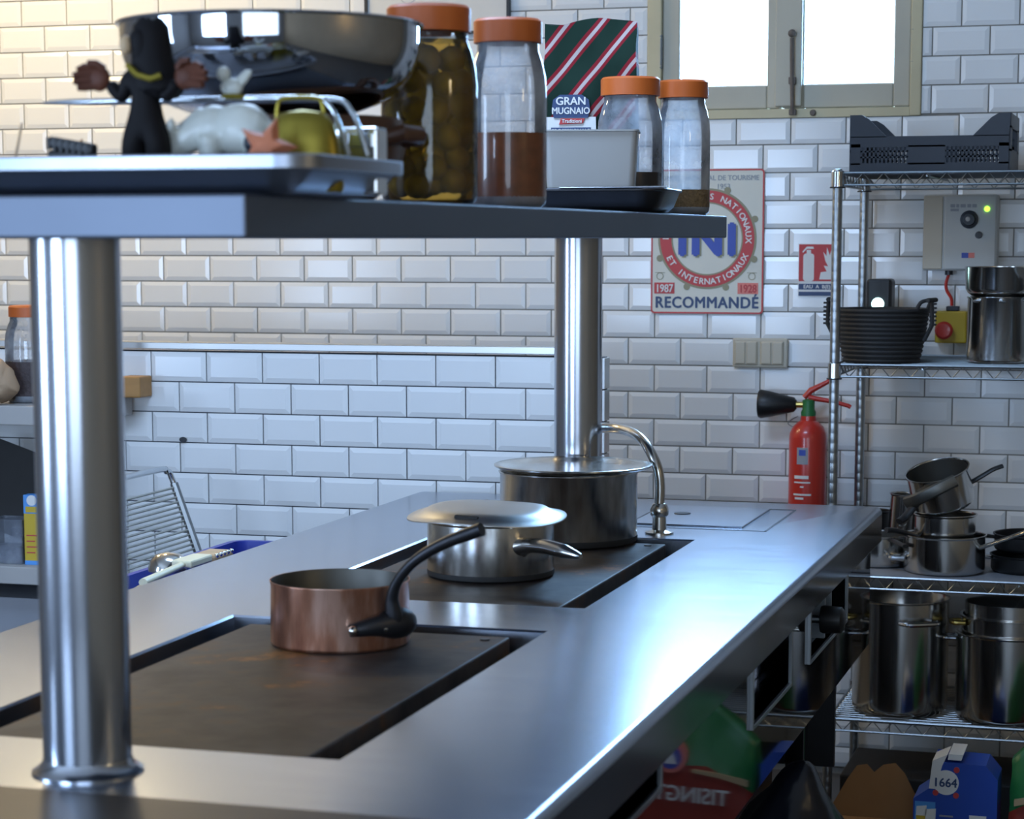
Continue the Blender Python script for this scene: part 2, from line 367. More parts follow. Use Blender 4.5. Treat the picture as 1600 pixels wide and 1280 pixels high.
def blob(seg, rings, sx, sy, sz, power=2.4):
    """rounded pillow shape standing on z=0"""
    mb = MB(); V = []; F = []
    def sp(v): return math.copysign(abs(v)**(2/power), v)
    for i in range(rings+1):
        ph = -PI/2+PI*i/rings
        for k in range(seg):
            a = 2*PI*k/seg
            V.append((sp(math.cos(ph))*sp(math.cos(a))*sx, sp(math.cos(ph))*sp(math.sin(a))*sy, sz+sp(math.sin(ph))*sz))
    for i in range(rings):
        for k in range(seg): k2 = (k+1) % seg; F.append((i*seg+k, i*seg+k2, (i+1)*seg+k2, (i+1)*seg+k))
    mb.add(V, F); return mb

# ================================================================== THE ROOM
YW = 6.158          # back wall plane
YH = 5.114          # face of the half-height partition
fl = struct(MB().box(-4.6, 1.7, -1.7, YW+0.2, -0.1, 0).build('floor', 'floor', smooth=False)); tag(fl, 'dark stone kitchen floor under the steel rack and island', 'floor')
ce = struct(MB().box(-4.6, 1.7, -1.7, YW+0.2, 2.95, 3.05).build('ceiling', 'plaster_white', smooth=False)); tag(ce, 'white plaster kitchen ceiling above the range', 'ceiling')
sky = struct(thing('window_2', 'flat frosted skylight set in the kitchen ceiling', 'window', (-1.45, 3.60, 2.95)))
q_ = MB(); q_.box(-0.55, -0.50, -0.30, 0.30, -0.03, 0).box(0.50, 0.55, -0.30, 0.30, -0.03, 0).box(-0.50, 0.50, -0.30, -0.25, -0.03, 0).box(-0.50, 0.50, 0.25, 0.30, -0.03, 0); q_.build('skylight_frame', 'plaster_white', sky, smooth=False)
WX0, WX1, WZ0, WZ1 = -1.442, -0.684, 1.836, 2.64
wb = MB(); wb.box(-4.6, WX0, YW, YW+0.16, 0, 2.95).box(WX1, 1.7, YW, YW+0.16, 0, 2.95).box(WX0, WX1, YW, YW+0.16, 0, WZ0).box(WX0, WX1, YW, YW+0.16, WZ1, 2.95)
wall_back = struct(wb.build('wall_back', 'grout', smooth=False)); tag(wall_back, 'back wall of white bevelled metro tiles with grey grout', 'wall')

TILE_CACHE = {}
def tile_mesh(w_, h_):
    k = (round(w_, 3), round(h_, 3))
    if k in TILE_CACHE: return TILE_CACHE[k]
    b = min(0.012, w_*0.3, h_*0.3); x, z = w_/2, h_/2; V = []; F = []
    for (ix, y) in ((0, 0.0), (0, -0.0045), (b, -0.0078)):
        V += [(-x+ix, y, -z+ix), (x-ix, y, -z+ix), (x-ix, y, z-ix), (-x+ix, y, z-ix)]
    for r in range(2):
        for i in range(4): j = (i+1) % 4; F.append((r*4+i, r*4+j, r*4+4+j, r*4+4+i))
    F.append((8, 9, 10, 11))
    mb = MB().add(V, F); me = mb.mesh('tile', 'tile', smooth=False); TILE_CACHE[k] = me; return me
def lay_tiles(wall, yplane, x_joint, pitch, ztop, zp, rows, x0, x1, z0, half_even, zones, hole=None, gap=0.0035):
    rest_v = []; rest_f = []; n = 0
    for r in rows:
        zt = ztop-r*zp; zb = zt-zp; sh = 0.5 if ((r % 2 == 0) == half_even) else 0.0
        k = math.floor((x0-x_joint)/pitch)-2
        while True:
            a = x_joint+(k+sh)*pitch; b = a+pitch; k += 1
            if a >= x1: break
            if b <= x0: continue
            rects = [(max(a, x0), min(b, x1), max(zb, z0), zt)]
            if hole:
                hx0, hx1, hz0, hz1 = hole; new = []
                for (p, q, u, v) in rects:
                    if q <= hx0 or p >= hx1 or v <= hz0 or u >= hz1: new.append((p, q, u, v)); continue
                    if u < hz0: new.append((p, q, u, hz0))
                    u2 = max(u, hz0)
                    if p < hx0: new.append((p, hx0, u2, v))
                    if q > hx1: new.append((hx1, q, u2, v))
                rects = new
            for (p, q, u, v) in rects:
                w_, h_ = q-p-gap, v-u-gap
                if w_ < 0.008 or h_ < 0.008: continue
                me = tile_mesh(w_, h_); cx, cz = (p+q)/2, (u+v)/2
                jy = yplane+random.uniform(-0.0004, 0.0004)
                if n < 298 and any(zx0 <= cx <= zx1 and zz0 <= cz <= zz1 for zx0, zx1, zz0, zz1 in zones):
                    o = bpy.data.objects.new('tile', me); COL.objects.link(o); o.parent = wall; o.location = (cx, jy, cz); n += 1
                    o.rotation_euler = (random.uniform(-.004, .004), 0, random.uniform(-.004, .004))
                else:
                    of = len(rest_v); rest_v += [(vv.co.x+cx, vv.co.y+jy, vv.co.z+cz) for vv in me.vertices]
                    rest_f += [tuple(i+of for i in pl.vertices) for pl in me.polygons]
    if rest_v:
        o = MB().add(rest_v, rest_f).build('tile_field', 'tile', wall, smooth=False); o['kind'] = 'stuff'
    return n
n1 = lay_tiles(wall_back, YW, -2.2528, 0.152, 1.457, 0.0766, range(-14, 19), -4.3, 1.0, 0.02, True,
               [(-1.70, -0.28, 0.62, 2.20), (-3.62, -1.70, 1.20, 1.63), (-3.62, -2.90, 1.63, 2.28)], hole=(WX0, WX1, WZ0, WZ1))
wp = struct(MB().box(-4.6, -1.303, YH, YH+0.045, 0, 1.2265).build('wall_partition', 'grout_dark', smooth=False))
tag(wp, 'waist-high partition of white bevelled tiles with dark grout behind the island', 'wall')
n2 = lay_tiles(wp, YH, -2.4784, 0.1517, 1.2265, 0.0766, range(0, 16), -4.3, -1.303, 0.02, False, [(-3.1, -1.2, 0.50, 1.3)], gap=0.003)
for r in range(16):
    MB().box(-1.303, -1.297, YH-0.004, YH+0.045, 1.2265-(r+1)*0.0766+0.0015, 1.2265-r*0.0766-0.0015, 0.001).build('edge_tile', 'tile', wp)
tr = struct(MB().box(-4.5, -1.345, YH-0.012, YH+0.05, 1.2315, 1.2495, 0.002).build('trim_1', 'alu')); tag(tr, 'brushed aluminium cap along the top of the tiled partition', 'trim')
# chip in a partition tile
ch = MB().lathe([(0, 0), (0.0085, 0.0003), (0.009, 0.0012), (0, 0.0013)], 12, mtx=Matrix.Rotation(PI/2, 3, 'X')); ch.v = [(x*1.2, y, z*0.8) for x, y, z in ch.v]
o = ch.build('chip_mark', 'dark_steel', wp); o.location = (-2.392, YH-0.0085, 1.004)
# other walls of the room (behind and beside the camera), with their two window openings and an added fill-light opening
wl = MB(); wl.box(-4.6, -4.5, -1.7, 0.3, 0, 2.95).box(-4.6, -4.5, 1.2, YW, 0, 2.95).box(-4.6, -4.5, 0.3, 1.2, 0, 0.9).box(-4.6, -4.5, 0.3, 1.2, 2.2, 2.95)
tag(struct(wl.build('wall_left', 'dark_plaster', smooth=False)), 'grey plaster side wall with a tall window opening', 'wall')
wf = MB(); wf.box(-4.6, -3.35, -1.7, -1.6, 0, 2.95).box(-1.85, -0.9, -1.7, -1.6, 0, 2.95).box(1.2, 1.7, -1.7, -1.6, 0, 2.95).box(-0.9, 1.2, -1.7, -1.6, 0, 0.9).box(-0.9, 1.2, -1.7, -1.6, 2.4, 2.95).box(-3.35, -1.85, -1.7, -1.6, 0, 0.95).box(-3.35, -1.85, -1.7, -1.6, 2.05, 2.95)
tag(struct(wf.build('wall_front', 'dark_plaster', smooth=False)), 'grey plaster wall behind the viewer with a window opening and an added fill-light opening', 'wall')
tag(struct(MB().box(1.6, 1.7, -1.7, YW, 0, 2.95).build('wall_right', 'tan_plaster', smooth=False)), 'cream plaster wall beyond the steel rack', 'wall')

# window in the back wall
win = struct(thing('window_1', 'old cream painted double casement window in the tiled back wall', 'window', (0, YW, 0)))
fr = MB()
fr.box(WX0, WX0+0.040, -0.012, 0.10, WZ0, WZ1, 0.003).box(WX1-0.030, WX1, -0.012, 0.10, WZ0, WZ1, 0.003).box(WX0+0.04, WX1-0.03, -0.0115, 0.10, WZ0, WZ0+0.024).box(WX0+0.04, WX1-0.03, -0.0115, 0.10, WZ1-0.03, WZ1)
fr.build('window_frame', 'sash_edge', win)
for (x0, x1, gx0, gx1) in ((-1.401, -1.066, -1.352, -1.106), (-1.063, -0.715, -1.004, -0.760)):
    s_ = MB(); z0, z1, g0, g1 = WZ0+0.026, WZ1-0.03, 1.926, 2.56
    s_.box(x0, gx0, 0.002, 0.045, z0, z1, 0.004).box(gx1, x1, 0.002, 0.045, z0, z1, 0.004).box(gx0, gx1, 0.002, 0.045, z0, g0, 0.004).box(gx0, gx1, 0.002, 0.045, g1, z1, 0.004)
    so = s_.build('casement', 'sash', win)
    MB().box(gx0-0.004, gx1+0.004, 0.024, 0.028, g0-0.004, g1+0.004).build('pane', 'pane', so, smooth=False)
    hx = x0-0.004 if x0 < -1.2 else x1+0.006
    MB().tube([(hx, -0.006, 1.985), (hx, -0.006, 2.06)], 0.006, 10).sphere((hx, -0.006, 1.98), 0.0065, 10, 6).sphere((hx, -0.006, 2.065), 0.0065, 10, 6).build('hinge', 'iron', so)
MB().box(-1.082, -1.008, -0.014, 0.004, WZ0+0.030, WZ1-0.03, 0.004).build('meeting_bead', 'sash', win)
lt = MB().tube([(-1.030, -0.024, 1.845), (-1.032, -0.024, 1.93), (-1.034, -0.024, 2.05)], [0.005, 0.006, 0.006], 8).sphere((-1.034, -0.026, 2.062), 0.011, 12, 8).box(-1.042, -1.022, -0.026, -0.014, 1.925, 1.945, 0.002).box(-1.040, -1.020, -0.026, -0.012, 1.842, 1.858, 0.002)
lt.build('window_latch', 'rust_iron', win)
MB().lathe([(0, 0), (0.009, 0), (0.007, -0.006), (0, -0.007)], 14, (-0.975, -0.014, WZ0+0.012), mtx=Matrix.Rotation(-PI/2, 3, 'X')).build('screw_boss', 'rust_iron', win)

# ================================================================== ISLAND RANGE
IX0, IX1, IY1 = -1.747, -0.626, 5.058
isl = thing('kitchen_island', 'long brushed steel cooking island with two sunken hotplates', 'kitchen island', (0, 0, 0))
def rrect(x0, x1, y0, y1, r, n=6):
    out = []
    for cx, cy, a in ((x1-r, y1-r, 0), (x0+r, y1-r, PI/2), (x0+r, y0+r, PI), (x1-r, y0+r, 1.5*PI)):
        for k in range(n+1): t = a+PI/2*k/n; out.append((cx+r*math.cos(t), cy+r*math.sin(t)))
    return out
HOLES = [(-1.455, -0.923, 2.382, 3.282), (-1.455, -0.921, 3.502, 4.380)]
SEAM = 2.143
def counter_top():
    bm = bmesh.new(); R = 0.014
    rings = []
    for i in range(6):
        a = PI/2*i/5; ins = R*(1-math.sin(a)); z = 0.9-R*(1-math.cos(a))
        rings.append((ins, z))
    rings += [(0.0, 0.8845), (0.0, 0.8255), (0.0, 0.824), (0.004, 0.819), (0.03, 0.819)]
    loops = []
    for ins, z in rings:
        loops.append([bm.verts.new((x, y, z)) for x, y in rrect(IX0+ins, IX1-ins, 1.345+ins, IY1-ins, max(0.026-ins, 0.006))])
    n = len(loops[0])
    for A, B in zip(loops, loops[1:]):
        for i in range(n):
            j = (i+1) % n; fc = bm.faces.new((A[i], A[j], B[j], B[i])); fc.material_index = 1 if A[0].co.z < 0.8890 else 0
    edges = [bm.edges.get((loops[0][i], loops[0][(i+1) % n])) for i in range(n)]
    for (x0, x1, y0, y1) in HOLES:
        q = [bm.verts.new(p) for p in ((x0, y0, 0.9), (x1, y0, 0.9), (x1, y1, 0.9), (x0, y1, 0.9))]
        q2 = [bm.verts.new((v.co.x+(0.004 if k in (0, 3) else -0.004), v.co.y+(0.004 if k in (0, 1) else -0.004), 0.897)) for k, v in enumerate(q)]
        q3 = [bm.verts.new((v.co.x, v.co.y, 0.852)) for v in q2]
        for A, B in ((q, q2), (q2, q3)):
            for i in range(4): j = (i+1) % 4; bm.faces.new((A[i], A[j], B[j], B[i]))
        edges += [bm.edges.get((q[i], q[(i+1) % 4])) for i in range(4)]
    bmesh.ops.triangle_fill(bm, use_beauty=True, use_dissolve=False, edges=edges)
    bmesh.ops.recalc_face_normals(bm, faces=bm.faces[:])
    me = bpy.data.meshes.new('countertop'); bm.to_mesh(me); bm.free()
    me.materials.append(M['counter']); me.materials.append(M['counter_edge_shaded']); me.shade_smooth(); me.set_sharp_from_angle(angle=0.6)
    o = bpy.data.objects.new('countertop', me); COL.objects.link(o); o.parent = isl
    return o
ct = counter_top()
MB().box(IX0, IX1, 1.35, SEAM+0.010, 0.8995, 0.9012).build('front_plate', 'dark_steel', isl, label='dark steel plate at the near end of the island')
for k, (x0, x1, y0, y1) in enumerate(HOLES):
    MB().box(x0-0.01, x1+0.01, y0-0.01, y1+0.01, 0.832, 0.853).build('drip_channel', 'black_soft', isl, smooth=False)
    px = (-1.408, -0.972)
    hp = MB().box(px[0], px[1], y0+0.020, y1-0.040, 0.853, 0.8945, 0.003).build('hotplate', 'hotplate', isl, label='rust-stained dark cast-iron hotplate')
    MB().lathe([(0, 0), (0.008, 0), (0.007, 0.002), (0, 0.002)], 16, (px[1]-0.03, y1-0.075, 0.8945)).build('plate_screw', 'dark_steel', hp)
# hatch lid at the far end: a shallow tray sunk into the top, with a smaller inner lid
for xa, xb, la, lb in ((-1.115, -0.805, -1.105, -0.862), (-1.535, -1.300, -1.525, -1.310)):
    hx = MB()
    for b in ((xa, xb, 4.545, 4.5495), (xb-0.0045, xb, 4.545, 4.93), (xa, xb, 4.9255, 4.93), (xa, xa+0.0045, 4.545, 4.93)): hx.box(b[0], b[1], b[2], b[3], 0.8995, 0.9006)
    hx.build('hatch_gap', 'dark_steel', isl, smooth=False)
    lid = MB().box(la, lb, 4.585, 4.915, 0.8995, 0.9035, 0.0015).build('hatch_lid', 'counter', isl)
    if xa > -1.2: MB().lathe([(0, 0), (0.019, 0), (0.018, 0.0015), (0, 0.0015)], 24, (-1.032, 4.77, 0.9036)).build('hatch_plug', 'dark_steel', lid)
# right flank: apron is the counter edge; behind it a panel with three framed niches
PX = -0.650
NI = [(2.40, 2.865), (3.545, 3.925), (4.140, 4.632)]
pn = MB()
for y0, y1 in ((1.40, 2.40), (2.865, 3.545), (3.925, 4.140), (4.632, 5.03)): pn.box(PX-0.02, PX, y0, y1, 0.585, 0.822)
pn.box(PX-0.02, PX, 3.545, 3.925, 0.585, 0.712).box(PX-0.02, PX, 4.14, 4.632, 0.585, 0.712).box(PX-0.02, PX, 2.40, 2.865, 0.585, 0.775)
pn.build('side_panel', 'panel_steel', isl, smooth=False)
for y0, y1 in NI:
    zb = 0.712 if y0 > 3 else 0.775
    nb = MB().box(PX-0.16, PX-0.15, y0, y1, zb-0.01, 0.822).box(PX-0.16, PX, y0, y1, zb-0.012, zb).box(PX-0.16, PX, y0, y0+0.004, zb, 0.822).box(PX-0.16, PX, y1-0.004, y1, zb, 0.822)
    no = nb.build('niche', 'panel_steel', isl, smooth=False)
    f_ = MB().box(PX-0.002, PX+0.006, y0-0.003, y0+0.004, zb-0.010, 0.82, 0.001).box(PX-0.002, PX+0.006, y1-0.004, y1+0.003, zb-0.010, 0.82, 0.001).box(PX-0.002, PX+0.006, y0, y1, zb-0.010, zb-0.002, 0.001)
    f_.build('niche_frame', 'zinc', no)
MB().box(PX-0.07, PX-0.06, 3.56, 3.92, 0.714, 0.80).build('drawer_front', 'panel_steel', isl, smooth=False)
for y0, y1 in ((4.372, 4.384), (4.46, 4.466)): MB().box(PX-0.13, PX-0.004, y0, y1, 0.712, 0.82).build('niche_divider', 'zinc', isl, smooth=False)
kn = MB().lathe([(0, 0), (0.026, 0), (0.028, 0.006), (0.026, 0.040), (0.018, 0.046), (0, 0.047)], 24, (PX+0.0, 4.30, 0.763), mtx=Matrix.Rotation(PI/2, 3, 'Y'))
kno = kn.build('control_knob', 'black', isl)
MB().tube([(PX-0.15, 4.30, 0.763), (PX+0.002, 4.30, 0.763)], 0.008, 10).build('knob_shaft', 'zinc', kno)
# structure below: legs, far end panel, lower shelf, opposite flank
lg = [(-0.80, 4.95), (-1.66, 4.95), (-1.66, 1.5), (-0.80, 1.5)]
for x, y in lg: MB().box(x-0.022, x+0.022, y-0.022, y+0.022, 0, 0.82, 0.003).build('leg', 'panel_steel', isl)
MB().box(-1.69, -0.76, 1.45, 3.72, 0.385, 0.405).build('lower_shelf', 'dark_steel', isl, smooth=False)
MB().box(-1.72, -1.70, 1.40, 5.03, 0.25, 0.82).build('back_panel', 'panel_steel', isl, smooth=False)
MB().box(-1.70, -0.72, 4.99, 5.01, 0.30, 0.82).build('end_panel', 'dark_steel', isl, smooth=False)
MB().box(-1.70, -0.86, 3.76, 4.98, 0.10, 0.82).build('oven_body', 'dark_steel', isl, smooth=False)
# gooseneck water tap
tp = thing('water_tap', 'steel gooseneck pot-filler tap standing behind the tall pot', 'tap', (-1.012, 4.452, 0.9))
MB().lathe([(0, 0), (0.030, 0), (0.030, 0.004), (0.018, 0.007), (0.015, 0.009), (0.0145, 0.035), (0.019, 0.040), (0.0195, 0.052), (0.015, 0.062), (0.011, 0.064), (0, 0.064)], 24).build('tap_base', 'steel_worn', tp)
pts = cat_rom([(0, 0, 0.06), (0.001, 0, 0.10), (-0.004, 0, 0.135), (-0.022, 0.01, 0.168), (-0.048, 0.045, 0.190), (-0.080, 0.09, 0.200), (-0.115, 0.135, 0.203), (-0.150, 0.155, 0.203), (-0.20, 0.16, 0.202)], 5)
MB().tube(pts, 0.0105, 14).build('tap_spout', 'steel_worn', tp)

# gantry over the island
gan = thing('overhead_shelf', 'steel gantry shelf carried by two round pillars over the island', 'shelf', (-1.185, 0, 0))
SX0, SX1, SY0, SY1, SZ0, SZ1 = -0.271, 0.271, 2.110, 4.640, 1.508, 1.5535
sh = MB().box(SX0, SX1, SY0, SY1, SZ0, SZ1, 0.003).build('shelf_board', 'shelf_steel', gan)
for px_, y in ((0.003, 2.250), (-0.024, 4.535)):
    p_ = MB().lathe([(0.0505, 0.905), (0.0505, 1.509)], 64, (px_, y, 0)).build('pillar', 'pillar', gan)
    MB().lathe([(0.064, 0.9), (0.064, 0.9025), (0.0585, 0.906), (0.0530, 0.911), (0.0505, 0.917)], 48, (px_, y, 0)).build('pillar_flange', 'pillar', p_)

# ================================================================== COOKWARE ON THE ISLAND
def shell(r, h, t=0.003, rb=None, cr=0.010, lip=0.004, seg=56, bot=0.0):
    """open pan body: rounded foot, lip, inside wall and floor"""
    rb = rb or r; p = [(0, bot)]
    for k in range(5): a = PI/2*k/4; p.append((rb-cr+cr*math.sin(a), bot+cr-cr*math.cos(a)))
    p += [(r-0.001, h-0.006), (r+lip, h-0.002), (r+lip, h), (r-t*0.3, h), (r-t, h-0.004), (rb-t, bot+cr), (rb-t-cr, bot+t+0.001), (0, bot+t+0.001)]
    return p
def path_handle(mb, pts, rad, flat=0.5, n=6, seg=12): return mb.tube(cat_rom(pts, n), rad, seg, flat=flat)
def radii(pts, rr, n=6):
    m = (len(pts)-1)*n+1; out = []
    for i in range(m):
        t = i/(m-1)*(len(rr)-1); k = min(int(t), len(rr)-2); f_ = t-k; out.append(rr[k]*(1-f_)+rr[k+1]*f_)
    return out
PZ = 0.8947
cp = thing('copper_saucepan', 'copper saucepan with long dark iron handle on the near hotplate', 'saucepan', (-1.209, 3.128, PZ))
MB().lathe(shell(0.1065, 0.098, 0.0025, cr=0.006, lip=0.0005), 72).build('pan_body', 'copper', cp)
MB().lathe([(0, 0.0042), (0.100, 0.0042), (0.1032, 0.012), (0.1034, 0.0975), (0.1040, 0.0984)], 72).build('pan_lining', 'tin', cp)
# cast handle: fixing plate wraps the wall, stem rises away
hd = MB(); arc = []
for k in range(9):
    a = math.radians(-62+k*8.0); arc.append((0.110*math.cos(a), 0.110*math.sin(a), 0.036+0.006*math.sin(k/8*PI)))
hd.tube(arc, [0.009, 0.012, 0.014, 0.017, 0.021, 0.024, 0.024, 0.020, 0.012], 12, flat=1.0)
hp_ = [(0.100, -0.040, 0.036), (0.106, -0.052, 0.052), (0.106, -0.060, 0.082), (0.118, -0.068, 0.110), (0.148, -0.078, 0.142), (0.196, -0.088, 0.171), (0.258, -0.098, 0.196)]
hd.tube(cat_rom(hp_, 6), radii(hp_, [0.018, 0.014, 0.0095, 0.0080, 0.0080, 0.0090, 0.0105]), 12)
ho = hd.build('handle', 'dark_steel', cp)
for k in (0, 3):
    a = math.radians(-60+k*8.0); MB().sphere((0.120*math.cos(a), 0.120*math.sin(a), 0.038), 0.0075, 12, 8).build('rivet', 'steel_worn', ho)

sp = thing('lidded_saucepan', 'worn steel saucepan under a loose flat lid, middle of the island', 'saucepan', (-1.190, 3.846, PZ))
MB().lathe(shell(0.1175, 0.106, 0.003, rb=0.1165, cr=0.014, lip=0.003), 64).build('pan_body', 'steel_worn', sp)
MB().lathe([(0.104, 0.0), (0.1165, 0.004), (0.1172, 0.010), (0.1165, 0.013), (0.10, 0.003)], 64).build('burnt_foot', 'black_soft', sp, label='blackened foot of the pan')
hp_ = [(0.082, -0.078, 0.066), (0.105, -0.094, 0.071), (0.140, -0.118, 0.073), (0.180, -0.145, 0.070), (0.215, -0.168, 0.066)]
ho = MB().tube(cat_rom(hp_, 6), radii(hp_, [0.020, 0.016, 0.0155, 0.015, 0.005]), 14, flat=0.85).build('handle', 'steel', sp)
MB().sphere((0.089, -0.086, 0.066), 0.018, 14, 10, (0.5, 0.6, 1)).build('handle_bracket', 'steel_worn', ho)
ld = thing('pan_lid', 'flat dented steel lid tilted on the middle saucepan', 'lid', (-1.196, 3.842, PZ+0.1155)); ld.rotation_euler = (math.radians(1.2), math.radians(1.4), 0)
lp = [(0, 0.011), (0.09, 0.011), (0.112, 0.008), (0.122, 0.002), (0.136, -0.003), (0.146, -0.0035), (0.1465, -0.005), (0.136, -0.0045), (0.120, 0.0), (0.11, 0.007), (0, 0.011)]
lm = MB().lathe(lp, 64); lm.v = [(x, y, z-0.006*max(0, -x/0.146)**3+0.003*math.sin(3*math.atan2(y, x))*(math.hypot(x, y)/0.146)**2) for x, y, z in lm.v]
lm.build('lid_plate', 'alu', ld)
MB().box(-0.025, 0.02, -0.118, -0.108, 0.004, 0.010, 0.002).build('burn_mark', 'black_soft', ld)

bp_ = thing('stock_pot', 'tall worn steel pot with dished lid at the far hotplate', 'pot', (-1.171, 4.321, PZ))
MB().lathe(shell(0.1405, 0.146, 0.003, rb=0.1395, cr=0.016, lip=0.002), 64).build('pot_body', 'steel_worn', bp_)
MB().lathe([(0.12, 0.0), (0.138, 0.004), (0.1408, 0.012), (0.1400, 0.016), (0.12, 0.003)], 64).build('burnt_foot', 'black_soft', bp_, label='blackened foot of the pot')
bl = thing('dished_lid', 'upturned dished steel lid with wide rim on the tall pot', 'lid', (-1.160, 4.315, PZ+0.1475))
MB().lathe([(0, 0.004), (0.10, 0.004), (0.125, 0.006), (0.142, 0.010), (0.158, 0.013), (0.1605, 0.012), (0.1600, 0.009), (0.150, 0.004), (0.13, 0.001), (0, 0.001)], 64).build('lid_plate', 'steel_worn', bl)

# ================================================================== ON THE GANTRY SHELF
GZ = 1.5535
# oven tray
tray = thing('oven_tray', 'shallow steel oven tray on the near end of the gantry shelf', 'tray', (-1.125, 2.305, GZ))
def tray_mesh(lx, ly, h, cr, lip, fl=0.010, lh=0.003):
    rings = [(-fl-0.030, 0.0025), (-fl-0.012, 0.005), (-fl-0.002, 0.013), (-0.004, h-0.004), (0.0, h-0.001), (lip-0.002, h), (lip, h-0.002), (lip, h-0.002-lh), (lip-0.002, h-0.003-lh), (0.001, h-0.003-lh), (-fl, 0.012), (-fl-0.011, 0.003), (-fl-0.030, 0.0)]
    mb = MB(); L = []
    for off, z in rings: L.append([(x, y, z) for x, y in rrect(-lx/2-off, lx/2+off, -ly/2-off, ly/2+off, max(0.004, cr+off))])
    n = len(L[0]); V = [p for l in L for p in l]; F = []
    for i in range(len(L)-1):
        for k in range(n): k2 = (k+1) % n; F.append((i*n+k, i*n+k2, (i+1)*n+k2, (i+1)*n+k))
    F.append(tuple(range(n))); F.append(tuple(range((len(L)-1)*n, len(L)*n))[::-1])
    return mb.add(V, F)
tray_mesh(0.512, 0.30, 0.042, 0.030, 0.012, 0.010, 0.013).build('tray_body', 'tray_steel', tray)
TZ = GZ+0.0035     # floor of the tray
# mirror bowl on a clay pot
cpz = thing('clay_pot', 'brown glazed clay pot half hidden under the big steel bowl', 'pot', (-1.075, 2.665, GZ))
MB().lathe([(0, 0), (0.085, 0), (0.10, 0.01), (0.128, 0.05), (0.135, 0.08), (0.128, 0.104), (0.118, 0.106), (0.118, 0.098), (0.122, 0.08), (0.115, 0.05), (0.08, 0.012), (0, 0.008)], 48).build('pot_body', 'terracotta', cpz)
MB().tube([(0.12, -0.03, 0.078), (0.150, -0.036, 0.084), (0.160, -0.010, 0.082), (0.150, 0.02, 0.080), (0.125, 0.02, 0.078)], 0.011, 10).build('handle', 'terracotta', cpz)
bw = thing('mixing_bowl', 'large mirror-polished steel mixing bowl on the gantry shelf', 'bowl', (-1.108, 2.645, GZ+0.106)); bw.scale = (0.905, 0.905, 0.85)
prof = [(0, 0.0)]
for k in range(15):
    t = k/14; prof.append((0.075+0.134*(1-(1-t)**2.5), 0.0+0.132*t**1.45))
inn = [(r-0.0015, z+0.0012) for r, z in prof[::-1]]
MB().lathe(prof+[(0.2135, 0.1325), (0.2145, 0.135), (0.2125, 0.137), (0.208, 0.136)]+inn[1:], 96).build('bowl_shell', 'steel_mirror', bw)

# carved figure with long hair and open hands
fg = thing('carved_figurine', 'dark carved wooden figurine with long hair and open brown hands', 'figurine', (-1.097, 2.262, TZ)); fg.scale = (0.90, 0.93, 0.93)
def skin(name, verts, edges, rad, m, parent, sub=2):
    me = bpy.data.meshes.new(name); me.from_pydata(verts, edges, [])
    o = bpy.data.objects.new(name, me); COL.objects.link(o)
    md = o.modifiers.new('skin', 'SKIN'); md.use_smooth_shade = True
    if not me.skin_vertices: pass
    bm = bmesh.new(); bm.from_mesh(me); ly = bm.verts.layers.skin.verify(); bm.verts.ensure_lookup_table()
    for i, v in enumerate(bm.verts):
        r = rad[i]; v[ly].radius = (r, r) if not isinstance(r, tuple) else r
        v[ly].use_root = (i == 0)
    bm.to_mesh(me); bm.free()
    s_ = o.modifiers.new('sub', 'SUBSURF'); s_.levels = sub; s_.render_levels = sub
    dg = bpy.context.evaluated_depsgraph_get(); me2 = bpy.data.meshes.new_from_object(o.evaluated_get(dg))
    bpy.data.objects.remove(o); bpy.data.meshes.remove(me)
    me2.materials.clear(); me2.materials.append(M[m]); me2.shade_smooth(); me2.name = name
    o = bpy.data.objects.new(name, me2); COL.objects.link(o); o.parent = parent
    return o
V = [(0, 0, 0.084), (0, 0, 0.098), (0, 0, 0.122), (0, 0, 0.138), (0, 0, 0.150), (-0.002, -0.002, 0.162), (-0.004, -0.003, 0.180), (-0.003, 0, 0.196),
     (-0.012, 0, 0.075), (-0.019, 0, 0.052), (-0.014, 0, 0.026), (-0.012, 0.0, 0.004), (-0.012, -0.012, 0.002),
     (0.012, 0, 0.075), (0.017, 0, 0.052), (0.015, 0, 0.026), (0.014, 0.0, 0.004), (0.014, -0.012, 0.002),
     (-0.020, 0, 0.136), (-0.032, -0.002, 0.112), (-0.046, -0.006, 0.132),
     (0.020, 0, 0.136), (0.030, -0.002, 0.112), (0.046, -0.006, 0.132)]
E_ = [(0,1),(1,2),(2,3),(3,4),(4,5),(5,6),(6,7),(0,8),(8,9),(9,10),(10,11),(11,12),(0,13),(13,14),(14,15),(15,16),(16,17),(3,18),(18,19),(19,20),(3,21),(21,22),(22,23)]
rd = [0.016, 0.013, 0.014, 0.016, 0.008, 0.009, 0.012, 0.008, 0.013, 0.014, 0.009, 0.006, 0.005, 0.013, 0.014, 0.009, 0.006, 0.005, 0.009, 0.008, 0.006, 0.009, 0.008, 0.006]
skin('figure_body', V, E_, [r*1.38 for r in rd], 'carved_black', fg)
hair = MB().lathe([(0, 0.207), (0.012, 0.205), (0.019, 0.196), (0.021, 0.180), (0.022, 0.160), (0.026, 0.138), (0.027, 0.122), (0.020, 0.114), (0.0, 0.112)], 28, (0.004, 0.008, 0))
hair.v = [(x*1.2+0.010*max(0, (0.17-z)/0.06), y, z+0.002*math.sin(9*math.atan2(y, x))) for x, y, z in hair.v]
hair.build('hair', 'carved_black', fg)
MB().sphere((-0.020, -0.010, 0.174), 0.010, 12, 8, (0.8, 0.8, 1.15)).build('face', 'wood_pale', fg, label='pale painted face')
MB().tube([(-0.016, -0.014, 0.150), (0.0, -0.020, 0.138), (0.018, -0.022, 0.133), (0.030, -0.018, 0.137)], 0.004, 8).build('necklace', 'gold', fg)
